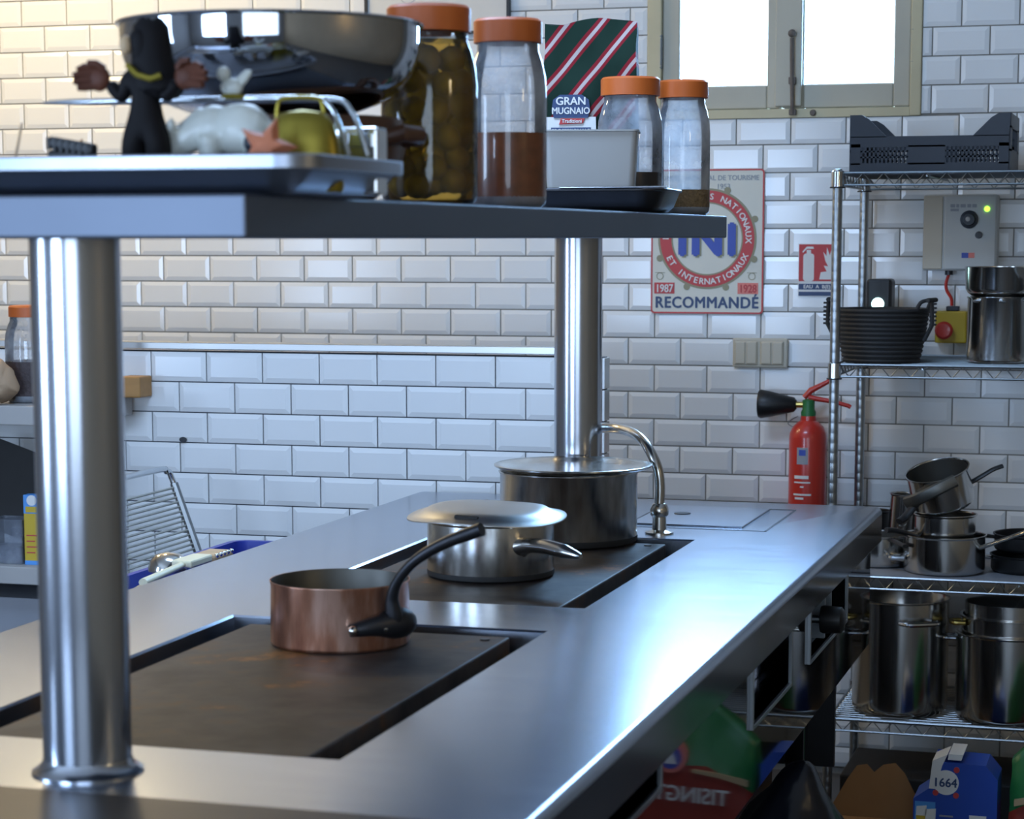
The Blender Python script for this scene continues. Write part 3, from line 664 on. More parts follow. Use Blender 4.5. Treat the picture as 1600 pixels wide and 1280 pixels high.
for s_ in (-1, 1):
    h_ = MB().sphere((s_*0.058, -0.008, 0.136), 0.0155, 16, 10, (0.95, 0.5, 1.0))
    for q, (dz, ln) in enumerate(((0.013, 0.020), (0.006, 0.025), (-0.002, 0.025), (-0.010, 0.020))):
        h_.tube([(s_*0.060, -0.009, 0.136+dz*0.8), (s_*(0.066+ln*0.5), -0.012, 0.136+dz*1.0), (s_*(0.064+ln), -0.016, 0.134+dz*0.9)], [0.0055, 0.005, 0.0035], 8)
    h_.tube([(s_*0.050, -0.010, 0.146), (s_*0.058, -0.016, 0.153), (s_*0.068, -0.018, 0.154)], [0.0055, 0.0045, 0.0035], 8)
    h_.build('hand', 'carved_brown', fg, label='oversized brown hand')
# pale ceramic animal with lowered head
ca = thing('ceramic_animal', 'pale glazed ceramic animal figurine with lowered head', 'figurine', (-1.013, 2.295, TZ)); ca.scale = (1.22, 1.1, 1.30)
def blend(mb, name, m, parent, vox=0.0022, sm=6):
    me = bpy.data.meshes.new(name); me.from_pydata(mb.v, [], mb.f); o = bpy.data.objects.new(name, me); COL.objects.link(o)
    r = o.modifiers.new('blend', 'REMESH'); r.mode = 'VOXEL'; r.voxel_size = vox; r.use_smooth_shade = True
    q = o.modifiers.new('soften', 'SMOOTH'); q.factor = 0.5; q.iterations = sm
    dg = bpy.context.evaluated_depsgraph_get(); me2 = bpy.data.meshes.new_from_object(o.evaluated_get(dg)); bpy.data.objects.remove(o); bpy.data.meshes.remove(me)
    me2.materials.clear(); me2.materials.append(M[m]); me2.shade_smooth(); me2.name = name
    o = bpy.data.objects.new(name, me2); COL.objects.link(o); o.parent = parent; return o
am = MB().sphere((0.012, 0, 0.054), 0.024, 18, 12, (1.25, 0.85, 0.95)).sphere((-0.014, 0, 0.054), 0.022, 18, 12, (1.0, 0.85, 1.0))
am.tube([(-0.020, 0, 0.058), (-0.036, -0.003, 0.050), (-0.050, -0.006, 0.042)], [0.018, 0.015, 0.013], 14).sphere((-0.054, -0.007, 0.038), 0.0145, 16, 10, (1.1, 0.9, 0.95)).tube([(-0.055, -0.008, 0.036), (-0.068, -0.010, 0.026), (-0.075, -0.011, 0.020)], [0.012, 0.010, 0.007], 12)
for lx, ly in ((0.030, -0.012), (0.028, 0.013), (-0.014, -0.013), (-0.016, 0.013)): am.tube([(lx, ly, 0.048), (lx+0.001, ly, 0.024), (lx-0.001, ly, 0.0)], [0.012, 0.0085, 0.0085], 12)
for sy_ in (-1, 1): am.tube([(-0.050, sy_*0.008-0.006, 0.048), (-0.047, sy_*0.018-0.006, 0.058), (-0.046, sy_*0.021-0.006, 0.064)], [0.006, 0.005, 0.002], 8)
am.tube([(0.040, 0, 0.060), (0.047, 0, 0.048), (0.047, 0, 0.034)], [0.005, 0.004, 0.005], 8)
am = crumple(am, 0.0016, 70, 4)
blend(am, 'animal_body', 'ceramic', ca)
bd = MB().sphere((0.004, 0, 0.090), 0.010, 14, 8, (1.1, 0.8, 0.75)).sphere((-0.004, 0, 0.101), 0.0065, 12, 8).tube([(0.012, 0, 0.094), (0.020, 0, 0.101), (0.023, 0, 0.103)], [0.005, 0.004, 0.001], 8)
bd.build('bird_on_back', 'ceramic', ca); MB().lathe([(0.0095, 0.0), (0.011, 0.002), (0.0095, 0.004)], 20, (0.005, 0, 0.080)).build('collar', 'gold', ca)
# cowbell
cb = thing('cowbell', 'gold cowbell with strap loop beside the ceramic animal', 'bell', (-0.921, 2.285, TZ+0.001)); cb.scale = (1.25, 1.0, 1.55)
bp2 = [(0.0360, 0), (0.0375, 0.004), (0.0355, 0.020), (0.033, 0.036), (0.029, 0.048), (0.021, 0.055), (0, 0.058), (0, 0.055), (0.020, 0.052), (0.027, 0.046), (0.031, 0.034), (0.034, 0.004)]
MB().lathe(bp2, 40, sy=0.72).build('bell_body', 'gold', cb)
MB().tube(cat_rom([(-0.024, 0, 0.050), (-0.023, 0, 0.061), (-0.017, 0, 0.0655), (0.012, 0, 0.0655), (0.019, 0, 0.061), (0.020, 0, 0.050)], 4), 0.0022, 8, flat=0.8).build('strap_loop', 'gold', cb)
# coral star
st = MB(); pts2 = []
for k in range(10):
    a = PI/2+PI*k/5; r = 0.030 if k % 2 == 0 else 0.014; pts2.append((r*math.cos(a), r*math.sin(a)))
n = len(pts2); V = [(x, 0, z) for x, z in pts2]+[(x*0.55, -0.009, z*0.55) for x, z in pts2]+[(0, -0.011, 0), (0, 0.004, 0)]
F = [(i, (i+1) % n, (i+1) % n+n, i+n) for i in range(n)]+[(i+n, (i+1) % n+n, 2*n) for i in range(n)]+[((i+1) % n, i, 2*n+1) for i in range(n)]
so = st.add(V, F).build('coral_star', 'coral', None); so.scale = (1.15, 1.15, 1.15); so.location = (-0.938, 2.225, TZ+0.048); so.rotation_euler = (math.radians(-14), math.radians(18), 0.2)
tag(so, 'orange starfish leaning against the gold cowbell', 'starfish')
bb = MB()
for k in range(4): bb.sphere((0, 0, 0.006+0.010*k), 0.0065, 12, 8)
bo = bb.build('bead_string', 'navy_plastic', None); bo.scale = (1.3, 1.3, 1.5); bo.location = (-0.972, 2.262, TZ); tag(bo, 'short upright string of dark blue beads behind the starfish', 'beads')
# bent steel tongs resting over the tray
tg = thing('steel_tongs', 'long bent steel rod tongs laid across behind the figurine', 'tongs', (0, 0, 0))
for dy, x1 in ((0.0, 0.0), (0.028, 0.012)):
    pt = [(-1.268+x1, 2.345+dy, 1.6645), (-1.22+x1, 2.345+dy, 1.6645), (-1.1, 2.345+dy, 1.6645), (-0.96, 2.345+dy, 1.6640), (-0.925+x1, 2.345+dy, 1.662), (-0.911+x1, 2.345+dy, 1.652), (-0.900+x1, 2.345+dy, 1.630), (-0.890+x1, 2.345+dy, 1.6)]
    MB().tube(cat_rom(pt, 5), radii(pt, [0.001, 0.0035, 0.0035, 0.0035, 0.0035, 0.0032, 0.003, 0.003], 5), 10).build('tong_arm', 'chrome', tg)
cbx = thing('steel_clip_box', 'small shiny steel box at the right rim of the oven tray', 'box', (-0.895, 2.402, TZ)); cbx.scale = (1, 1, 1.15)
MB().box(-0.026, 0.024, -0.018, 0.018, 0.0, 0.066, 0.003).build('box_body', 'steel', cbx)
MB().box(-0.024, -0.014, -0.0215, -0.0165, 0.046, 0.058, 0.001).box(-0.010, 0.020, -0.0215, -0.0165, 0.046, 0.060, 0.001).build('box_latch', 'chrome', cbx)
# small dark clip and two sticks at the left end
kl = thing('black_hair_clip', 'small black clip lying at the left end of the tray', 'clip', (-1.212, 2.30, TZ)); kl.scale = (1, 1, 1.42)
MB().box(-0.028, 0.028, -0.008, 0.008, 0.034, 0.044, 0.003, rot=Matrix.Rotation(math.radians(7), 3, 'Y')).box(-0.026, 0.020, -0.006, 0.006, 0.0, 0.036, 0.003).build('clip_body', 'black', kl)
for k in range(7): MB().box(-0.024+k*0.008, -0.021+k*0.008, -0.009, -0.006, 0.036-0.001*k, 0.046-0.001*k).build('clip_tooth', 'black', kl, smooth=False)
for (a, b, lab) in (((-1.288, 2.33, 1.640), (-1.262, 2.25, TZ+0.003), 'thin pale wooden stick leaning left beside the black clip'), ((-1.232, 2.37, 1.622), (-1.258, 2.28, TZ+0.003), 'thin reddish wooden stick crossing in front of the pale one')):
    o = MB().tube([a, b], 0.0016, 8).build('wooden_stick', 'wood_pale' if 'pale wooden' in lab else 'wood', None); tag(o, lab, 'stick', 'wooden sticks on the oven tray')

# jars with orange lids
def jar_prof(r, h, lidh):
    z1 = h-lidh
    return [(0, 0), (r*0.86, 0), (r*0.97, 0.006), (r, 0.016), (r, z1*0.70), (r*0.97, z1*0.80), (r*0.88, z1*0.90), (r*0.80, z1*0.95), (r*0.79, z1+0.012)]
def make_jar(label, x, y, z0, r, h, lidh, lidr, glass, fill=None, fmat=None, rz=0):
    j = thing('glass_jar', label, 'jar', (x, y, z0), rz, 'glass jars with orange lids')
    MB().lathe(jar_prof(r, h, lidh), 56).build('jar_glass', glass, j)
    l0 = h-lidh; lr = lidr
    lp_ = [(lr*0.93, l0), (lr, l0+0.001), (lr, h-0.004), (lr-0.004, h), (0, h), (0, h-0.003), (lr*0.93, h-0.004)]
    lo_ = MB().lathe(lp_, 72); lo_.v = [(px*(1+0.004*math.sin(36*math.atan2(py, px))), py*(1+0.004*math.sin(36*math.atan2(py, px))), pz) for px, py, pz in lo_.v]
    lo_.build('lid', 'orange_lid', j)
    if fill:
        K = 0.97 if fmat == 'brine' else 1.004
        f0 = [(0, 0.003), (r*0.86*K, 0.003), (r*0.97*K, 0.008), (r*K, 0.018)]
        pr = jar_prof(r, h, lidh)[4:]; lastz = 0.018
        for k, (pr_, pz_) in enumerate(pr):
            if pz_ < fill: f0.append((pr_*K, pz_))
            else:
                pa = pr[k-1] if k else (r, 0.018); t = (fill-pa[1])/(pz_-pa[1]); f0.append(((pa[0]+(pr_-pa[0])*t)*K, fill)); break
        f0.append((0, fill-0.001))
        MB().lathe(f0, 48).build('contents', fmat, j)
    return j
make_jar('big glass jar packed with green olives in brine beside the steel bowl', -0.992, 2.925, GZ, 0.0665, 0.268, 0.036, 0.0575, 'jar_glass', 0.222, 'brine')
make_jar('glass jar half filled with dark red preserve beside the olives', -0.984, 3.273, GZ, 0.0590, 0.282, 0.036, 0.0520, 'jar_glass_hazy', 0.112, 'red_sauce')
make_jar('glass jar with black preserve behind the white plastic tub', -1.042, 4.300, GZ, 0.0640, 0.266, 0.036, 0.0580, 'jar_glass_hazy', 0.082, 'dark_sauce')
make_jar('glass jar with a little brown seed at the far end of the gantry', -0.980, 4.500, GZ, 0.0560, 0.272, 0.036, 0.0510, 'jar_glass_hazy', 0.052, 'grain')
# olives: one by one inside the first jar
ol = MB().sphere((0, 0, 0), 0.0172, 16, 10, (1, 1, 1.1)).mesh('olive', 'olive')
rng = random.Random(5); placed = []; tries = 0
while len(placed) < 56 and tries < 20000:
    tries += 1
    a = rng.uniform(0, 2*PI); rr = rng.choice([0.046, 0.046, 0.018])*rng.uniform(0.92, 1.0); z = rng.uniform(0.024, 0.203)
    if z > 0.17: rr *= 0.82
    p = Vector((rr*math.cos(a), rr*math.sin(a), z))
    if all((p-q).length > 0.0300 for q in placed): placed.append(p)
for p in placed:
    o = bpy.data.objects.new('green_olive', ol); COL.objects.link(o); o.location = Vector((-0.992, 2.925, GZ))+p
    o.rotation_euler = (rng.uniform(0, 3), rng.uniform(0, 3), 0); tag(o, 'green olive floating in brine inside the big glass jar', 'olive', 'green olives in the big glass jar')

# flour bag
fb = thing('flour_bag', 'dark green paper flour bag with red and white diagonal stripes', 'flour bag', (-1.156, 4.435, GZ+0.002), math.radians(10))
def bag_mesh(w_, d_, h_, folds=1.0):
    nx, nz = 14, 16; V = []; F = []; per = []
    base = []
    for k in range(nx+1): base.append((-w_/2+w_*k/nx, -d_/2))
    for k in range(1, 6): base.append((w_/2, -d_/2+d_*k/6))
    for k in range(nx+1): base.append((w_/2-w_*k/nx, d_/2))
    for k in range(1, 6): base.append((-w_/2, d_/2-d_*k/6))
    n = len(base)
    for i in range(nz+1):
        t = i/nz; z = h_*t; pin = 1-0.72*max(0, (t-0.55)/0.45)**1.2
        for (x, y) in base:
            nn = noise.noise(Vector((x*22, z*16+3, y*10)))
            yy = y*pin+nn*0.026*t*folds+0.006*math.sin(x*60+z*20)*t
            xx = x*(1-0.02*t)+0.004*noise.noise(Vector((z*20, 7, x*9)))*t
            zz = z+(0.022*noise.noise(Vector((x*14, 2.2, 0.3)))+0.008*math.sin(x*36+1.0))*max(0, (t-0.8)/0.2)
            V.append((xx, yy, zz))
    for i in range(nz):
        for k in range(n): k2 = (k+1) % n; F.append((i*n+k, i*n+k2, (i+1)*n+k2, (i+1)*n+k))
    F.append(tuple(range(n))[::-1]); F.append(tuple(range(nz*n, (nz+1)*n)))
    return MB().add(V, F)
bag_mesh(0.190, 0.11, 0.388).build('bag_paper', 'striped', fb, ang=0.5)
fp = MB().prism([(-0.062, 0.085), (0.036, 0.085), (0.034, 0.160), (-0.072, 0.160)], -0.064, -0.060).build('label_panel', 'white_print', fb, smooth=False).location = (-0.020, 0, 0.034)
MB().prism([(-0.050, 0.158), (0.018, 0.158), (0.023, 0.172), (0.020, 0.194), (0.006, 0.204), (-0.038, 0.204), (-0.052, 0.194), (-0.055, 0.172)], -0.0665, -0.064).build('emblem', 'navy_print', fb, smooth=False).location = (-0.020, 0, 0.034)
tx = MB(); text(tx, 'GRAN', 0.022, (-0.016, -0.0672, 0.184), 0.02); text(tx, 'MUGNAIO', 0.0185, (-0.016, -0.0672, 0.166), 0.02, sx=0.88); tx.build('lettering', 'white_print', fb, smooth=False).location = (-0.020, 0, 0.034)
MB().prism([(-0.040, 0.145), (0.008, 0.147), (0.012, 0.157), (-0.036, 0.157)], -0.0668, -0.064).build('brand_band', 'red_print', fb, smooth=False).location = (-0.020, 0, 0.034)
tx = MB(); text(tx, 'Tradizioni', 0.010, (-0.014, -0.0676, 0.1485), 0.02); tx.build('brand_lettering', 'white_print', fb, smooth=False).location = (-0.020, 0, 0.034)
MB().box(-0.056, 0.024, -0.0655, -0.064, 0.126, 0.139).build('title_band', 'navy_print', fb, smooth=False).location = (-0.020, 0, 0.034)
tx = MB(); text(tx, 'PROFESSIONALE', 0.0105, (-0.016, -0.0662, 0.1290), 0.01); tx.build('title_lettering', 'white_print', fb, smooth=False).location = (-0.020, 0, 0.034)
tx = MB()
for k in range(3): tx.box(-0.050, 0.016-0.004*k, -0.0650, -0.064, 0.116-k*0.008, 0.119-k*0.008)
tx.build('small_print', 'grey_print', fb, smooth=False).location = (-0.020, 0, 0.034)
# black tray with white tub
bt = thing('black_tray', 'dark metal tray under the white tub on the gantry', 'tray', (-1.045, 4.075, GZ), math.radians(4))
tray_mesh(0.275, 0.26, 0.045, 0.05, 0.006, 0.01).build('tray_body', 'dark_steel', bt)
MB().box(-0.05, 0.148, -0.1395, -0.1335, 0.0445, 0.0475, 0.001).build('tray_rim', 'chrome', bt)
wt = thing('white_tub', 'rectangular white plastic tub on the black tray', 'tub', (-1.052, 4.04, GZ+0.0465), math.radians(12))
def frustum(w0, d0, w1, d1, z0, z1, cr=0.012):
    mb = MB(); L = [[(x, y, z) for x, y in rrect(-w_/2, w_/2, -d_/2, d_/2, cr, 4)] for w_, d_, z in ((w0, d0, z0), (w1, d1, z1-0.004), (w1+0.006, d1+0.006, z1-0.003), (w1+0.006, d1+0.006, z1), (w1-0.003, d1-0.003, z1), (w0-0.004, d0-0.004, z0+0.003))]
    n = len(L[0]); F = []
    for i in range(len(L)-1):
        for k in range(n): k2 = (k+1) % n; F.append((i*n+k, i*n+k2, (i+1)*n+k2, (i+1)*n+k))
    F.append(tuple(range(n))[::-1]); F.append(tuple(range((len(L)-1)*n, len(L)*n)))
    return mb.add([p for l in L for p in l], F)
frustum(0.160, 0.11, 0.172, 0.12, 0.0, 0.105).build('tub_body', 'white_plastic', wt)
# tub stands on the tray floor via its rack
MB().box(-0.07, 0.07, -0.045, 0.045, -0.043, 0.0).build('tub_foot', 'black', wt, smooth=False)

# ================================================================== ON THE BACK WALL
YT = YW-0.0090      # face of the tiles
# enamel sign
sg = thing('enamel_sign', 'cream enamel sign with a red ring and RECOMMANDÉ lettering', 'sign', (-1.266, YT-0.001, 1.4975))
SW, SH = 0.160, 0.2005
def rr2(hw, hh, r, n=5): return rrect(-hw, hw, -hh, hh, r, n)
MB().prism(rr2(SW, SH, 0.010), -0.004, 0.0).build('sign_plate', 'cream_enamel', sg)
bd = MB(); n_ = 24
o1 = rr2(SW, SH, 0.010); o2 = rr2(SW-0.0045, SH-0.0045, 0.007); n_ = len(o1)
V = [(x, -0.0046, z) for x, z in o1]+[(x, -0.0046, z) for x, z in o2]+[(x, -0.003, z) for x, z in o1]+[(x, -0.003, z) for x, z in o2]
F = [(i, (i+1) % n_, (i+1) % n_+n_, i+n_) for i in range(n_)]+[(i, i+2*n_, (i+1) % n_+2*n_, (i+1) % n_) for i in range(n_)]+[(i+n_, (i+1) % n_+n_, (i+1) % n_+3*n_, i+3*n_) for i in range(n_)]
bd.add(V, F).build('sign_border', 'red_print', sg, smooth=False)
RC = (0.0, 0.008)
MB().ring(RC, 0.098, 0.140, -0.0050, -0.0035, 64).build('ring_outline', 'olive_print', sg, smooth=False)
MB().ring(RC, 0.102, 0.134, -0.0056, -0.0048, 64).build('red_ring', 'red_print', sg, smooth=False)
for k in range(8):
    a = math.radians(22+45*k); MB().disc((RC[0]+0.145*math.cos(a), RC[1]+0.145*math.sin(a)), 0.0095, -0.0053, -0.0035, 14).build('ring_knob', 'olive_print', sg, smooth=False)
def arc_text(mb, txt, r, a_mid, size, step, inward=False, bold=0.02):
    n = len(txt)
    for i, c in enumerate(txt):
        if c == ' ': continue
        off = (i-(n-1)/2)*step
        a = a_mid+off if inward else a_mid-off
        rr_ = r+size*0.35 if inward else r-size*0.35
        p = (RC[0]+rr_*math.cos(a), -0.0059, RC[1]+rr_*math.sin(a))
        text(mb, c, size, p, bold, rot=(a+PI/2 if inward else a-PI/2))
at_ = MB(); arc_text(at_, 'LES CIRCUITS NATIONAUX', 0.118, math.radians(88), 0.0240, 0.150)
at_.build('ring_lettering', 'white_print', sg, smooth=False); at_ = MB(); arc_text(at_, 'ET INTERNATIONAUX', 0.118, math.radians(271), 0.0240, 0.140, inward=True)
at_.build('ring_lettering', 'white_print', sg, smooth=False)
tx = MB(); text(tx, 'INI', 0.125, (0.005, -0.0050, -0.040), 0.04, sx=0.95, space=1.15); tx.build('shadow_lettering', 'olive_print', sg, smooth=False)
tx = MB(); text(tx, 'INI', 0.125, (0.0, -0.0062, -0.036), 0.04, sx=0.95, space=1.15); tx.build('centre_lettering', 'blue_print', sg, smooth=False)
tx = MB(); text(tx, 'RECOMMANDÉ', 0.044, (0, -0.0050, -0.1840), 0.026, sx=0.92, space=1.09); tx.build('lettering', 'navy_print', sg, smooth=False)
tx = MB(); text(tx, 'COMITÉ NATIONAL DE TOURISME', 0.0195, (0, -0.0046, 0.170), 0.008, sx=0.96); text(tx, '1953', 0.020, (0.045, -0.0046, 0.146), 0.008); tx.build('heading_lettering', 'grey_print', sg, smooth=False)
for x0, x1, m_, t_ in ((-0.150, -0.092, 'red_print', '1987'), (0.088, 0.146, 'pink_print', '1928')):
    ob = MB().box(x0, x1, -0.0050, -0.0035, -0.145, -0.114).build('year_plate', m_, sg, smooth=False)
    tx = MB(); text(tx, t_, 0.031, ((x0+x1)/2, -0.0056, -0.1405), 0.02, sx=0.82); tx.build('year_lettering', 'white_print' if m_ == 'red_print' else 'red_print', ob, smooth=False)
for x in (-0.134, 0.128):
    q = MB(); q.ring((x, -0.096), 0.0085, 0.0105, -0.0048, -0.0035, 12); q.box(x-0.014, x+0.014, -0.0048, -0.0035, -0.087, -0.0855); q.build('small_emblem', 'olive_print', sg, smooth=False)
# fire point sign
fs = thing('fire_point_sign', 'red and white fire extinguisher pictogram sign on the tiles', 'sign', (-0.956, YT-0.001, 1.420))
MB().box(-0.053, 0.053, -0.003, 0, -0.072, 0.072).build('sign_plate', 'white_print', fs, smooth=False)
MB().box(-0.051, 0.051, -0.0036, -0.002, -0.031, 0.070).build('red_field', 'red_print', fs, smooth=False)
q = MB(); q.prism(rr2(0.015, 0.038, 0.008), -0.0042, -0.003); q.v = [(x-0.024, y, z+0.007) for x, y, z in q.v]
q.box(-0.030, -0.018, -0.0042, -0.003, 0.045, 0.055).prism([(-0.042, 0.050), (-0.030, 0.064), (-0.012, 0.064), (-0.010, 0.058), (-0.029, 0.058), (-0.040, 0.047)], -0.0042, -0.003)
q.build('extinguisher_pictogram', 'white_print', fs, smooth=False)
q = MB().prism([(0.006, -0.026), (0.048, -0.026), (0.048, 0.055), (0.044, 0.040), (0.040, 0.060), (0.034, 0.040), (0.026, 0.062), (0.025, 0.038), (0.016, 0.050), (0.022, 0.025), (0.030, 0.010), (0.018, 0.012), (0.026, -0.004), (0.010, -0.006)], -0.0042, -0.003)
q.build('flame_pictogram', 'white_print', fs, smooth=False)
for z0, z1 in ((-0.054, -0.038), (-0.071, -0.060)):
    MB().box(-0.051, 0.051, -0.0036, -0.002, z0, z1).build('text_band', 'navy_print', fs, smooth=False)
tx = MB(); text(tx, 'EAU  A  B(E)', 0.014, (0.0, -0.0042, -0.0505), 0.02); tx.build('lettering', 'white_print', fs, smooth=False)
# double light switch
sw = thing('light_switch', 'ivory double light switch plate on the tiled wall', 'light switch', (-1.1115, YT, 1.189))
MB().box(-0.0775, 0.0775, -0.010, 0.0, -0.041, 0.041, 0.004).build('switch_plate', 'ivory_switch', sw)
for x in (-0.0395, 0.0335):
    h_ = MB().box(x-0.0335, x+0.0335, -0.0125, -0.008, -0.034, 0.034, 0.003).build('switch_insert', 'ivory_switch', sw)
    for d in (-1, 1): MB().box(x+d*0.016-0.0145, x+d*0.016+0.0145, -0.0155, -0.010, -0.031, 0.031, 0.003, rot=None).build('rocker', 'ivory_switch', h_)
# framed map high on the wall
fm = thing('framed_map', 'framed pale map in a thin black frame high on the wall', 'picture frame', (-2.058, YT-0.001, 2.42))
MB().box(-0.214, 0.214, -0.008, 0, -0.33, 0.33).build('map_sheet', 'map_paper', fm, smooth=False)
q = MB(); q.box(-0.218, -0.210, -0.016, 0, -0.334, 0.334).box(0.210, 0.218, -0.016, 0, -0.334, 0.334).box(-0.21, 0.21, -0.016, 0, -0.334, -0.326).box(-0.21, 0.21, -0.016, 0, 0.326, 0.334); q.build('frame', 'black', fm, smooth=False)
q = MB()
for k in range(5):
    pts = [(-0.19+0.05*i, -0.0085, -0.22+0.09*k+0.05*noise.noise(Vector((i*0.7, k*3.1, 0)))) for i in range(8)]
    q.tube(cat_rom(pts, 4), 0.0008, 5)
q.build('map_lines', 'grey_print', fm, smooth=False)
# fire extinguisher
ex = thing('fire_extinguisher', 'red fire extinguisher with black horn hanging on the wall', 'fire extinguisher', (-0.962, 6.070, 0.52))
MB().lathe([(0, 0), (0.046, 0), (0.052, 0.006), (0.052, 0.440), (0.050, 0.455), (0.042, 0.472), (0.030, 0.484), (0.022, 0.489), (0.021, 0.502), (0, 0.502)], 40).build('cylinder', 'red_paint', ex)
MB().lathe([(0, 0.500), (0.020, 0.500), (0.021, 0.512), (0.017, 0.520), (0.017, 0.545), (0.010, 0.548), (0, 0.548)], 20).build('valve', 'sack_green', ex, label='dark green valve head')
MB().tube([(-0.015, 0, 0.532), (-0.036, 0, 0.532)], 0.0085, 12).build('nozzle_joint', 'brass', ex)
MB().lathe([(0.012, 0), (0.020, 0.006), (0.036, 0.075), (0.040, 0.098), (0.037, 0.104), (0.034, 0.098), (0.014, 0.008), (0, 0.006), (0, 0)], 28, (-0.034, 0, 0.532), mtx=Matrix.Rotation(-PI/2, 3, 'Y')).build('horn', 'black', ex)
MB().tube([(-0.012, 0, 0.552), (0.006, 0, 0.572), (0.040, 0, 0.590), (0.066, 0, 0.604)], [0.008, 0.009, 0.007, 0.006], 10).build('top_lever', 'red_paint', ex)
MB().tube([(0.0, 0, 0.552), (0.030, 0, 0.548), (0.070, 0, 0.542), (0.108, 0, 0.532), (0.116, 0, 0.528)], [0.009, 0.007, 0.006, 0.006, 0.006], 10).build('grip', 'red_paint', ex)
def wrap(mb, a0, a1, z0, z1, r=0.0526, n=8):
    V = []; F = []
    for k in range(n+1):
        a = a0+(a1-a0)*k/n
        for z in (z0, z1): V.append((r*math.cos(a), r*math.sin(a), z))
    for k in range(n): F.append((2*k, 2*k+2, 2*k+3, 2*k+1))
    return mb.add(V, F)
A0 = math.radians(-98)
wrap(MB(), A0-0.30, A0+0.30, 0.372, 0.418).build('shield_label', 'grey_print', ex)
wrap(MB(), A0-0.18, A0+0.18, 0.396, 0.412, 0.0529).build('shield_field', 'blue_print', ex)
q = MB()
for z, a, b, t in ((0.332, -0.45, 0.35, 0.009), (0.320, -0.45, 0.45, 0.004), (0.308, -0.1, 0.1, 0.004), (0.286, -0.5, 0.5, 0.005), (0.275, -0.4, 0.1, 0.006)): wrap(q, A0+a, A0+b, z, z+t)
q.build('printed_lines', 'white_print', ex)
MB().tube(cat_rom([(-0.03, 0.01, 0.50), (-0.06, 0.02, 0.478), (-0.03, 0.03, 0.462)], 5), 0.0012, 6).build('hose_tie', 'zinc', ex)
MB().box(-0.03, 0.03, 0.045, 0.078, 0.30, 0.36, 0.003).build('wall_bracket', 'dark_steel', ex)

# ================================================================== WIRE RACK
RX0, RX1, RY0, RY1 = -0.824, 0.12, 5.602, 6.100
rk = thing('wire_rack', 'chrome wire shelving rack with four tiers against the back wall', 'rack', (0, 0, 0))
def post_mesh():
    p = [(0, 0), (0.016, 0), (0.016, 0.02), (0.0125, 0.025)]; z = 0.05
    while z < 1.66:
        p += [(0.0127, z), (0.0123, z+0.002), (0.0127, z+0.004)]; z += 0.0254
    p += [(0.0127, 1.672), (0.010, 1.678), (0, 1.679)]
    return MB().lathe(p, 16).mesh('post', 'zinc')
pm = post_mesh()
for x in (RX0, RX1):
    for y in (RY0, RY1):
        o = bpy.data.objects.new('post', pm); COL.objects.link(o); o.parent = rk; o.location = (x, y, 0)
TIERS = [0.280, 0.652, 1.190, 1.668]
def truss(p, q, h=0.030, n=14):
    P, Q = Vector(p), Vector(q); mb = MB(); mb.tube([P, Q], 0.0035, 6).tube([P-Vector((0, 0, h)), Q-Vector((0, 0, h))], 0.0030, 6)
    z = [P+(Q-P)*(k/(2*n))-Vector((0, 0, h if k % 2 else 0)) for k in range(2*n+1)]; mb.tube(z, 0.0022, 5); return mb
def deck_mesh():
    mb = MB(); k = 0; y = RY0+0.02
    while y < RY1: mb.tube([(RX0+0.005, y, -0.002), (RX1-0.005, y, -0.002)], 0.0018, 5, cap=False); y += 0.0245
    for x in (RX0+0.22, RX0+0.47, RX0+0.72): mb.tube([(x, RY0, -0.008), (x, RY1, -0.008)], 0.003, 5)
    return mb.mesh('wire_deck', 'zinc')
dm = deck_mesh(); tm = {}
tm['f'] = truss((RX0+0.012, RY0, 0), (RX1-0.012, RY0, 0), n=18).mesh('wire_truss', 'zinc'); tm['b'] = truss((RX0+0.012, RY1, 0), (RX1-0.012, RY1, 0), n=18).mesh('wire_truss', 'zinc')
tm['l'] = truss((RX0, RY0+0.012, 0), (RX0, RY1-0.012, 0), n=9).mesh('wire_truss', 'zinc'); tm['r'] = truss((RX1, RY0+0.012, 0), (RX1, RY1-0.012, 0), n=9).mesh('wire_truss', 'zinc')
cm = MB().lathe([(0.0135, -0.036), (0.0175, -0.034), (0.0165, 0.004), (0.0135, 0.006)], 18).mesh('collar', 'chrome')
km = MB().lathe([(0.0185, -0.037), (0.0195, -0.0365), (0.0195, -0.034), (0.0180, -0.0335)], 18).mesh('collar_ring', 'black_soft')
for z in TIERS:
    d_ = bpy.data.objects.new('wire_deck', dm); COL.objects.link(d_); d_.parent = rk; d_.location = (0, 0, z)
    for k in 'fblr':
        o = bpy.data.objects.new('wire_truss', tm[k]); COL.objects.link(o); o.parent = d_
    for x in (RX0, RX1):
        for y in (RY0, RY1):
            o = bpy.data.objects.new('collar', cm); COL.objects.link(o); o.parent = d_; o.location = (x, y, 0)
            o2 = bpy.data.objects.new('collar_ring', km); COL.objects.link(o2); o2.parent = d_; o2.location = (x, y, 0)
MB().box(RX0+0.02, RX1-0.02, RY0+0.012, RY1-0.012, 0.6525, 0.6545).build('shelf_mat', 'grey_cabinet', rk, smooth=False)
T3 = 0.6550; T4 = 0.2825; T2 = 1.1925; T1 = 1.6705
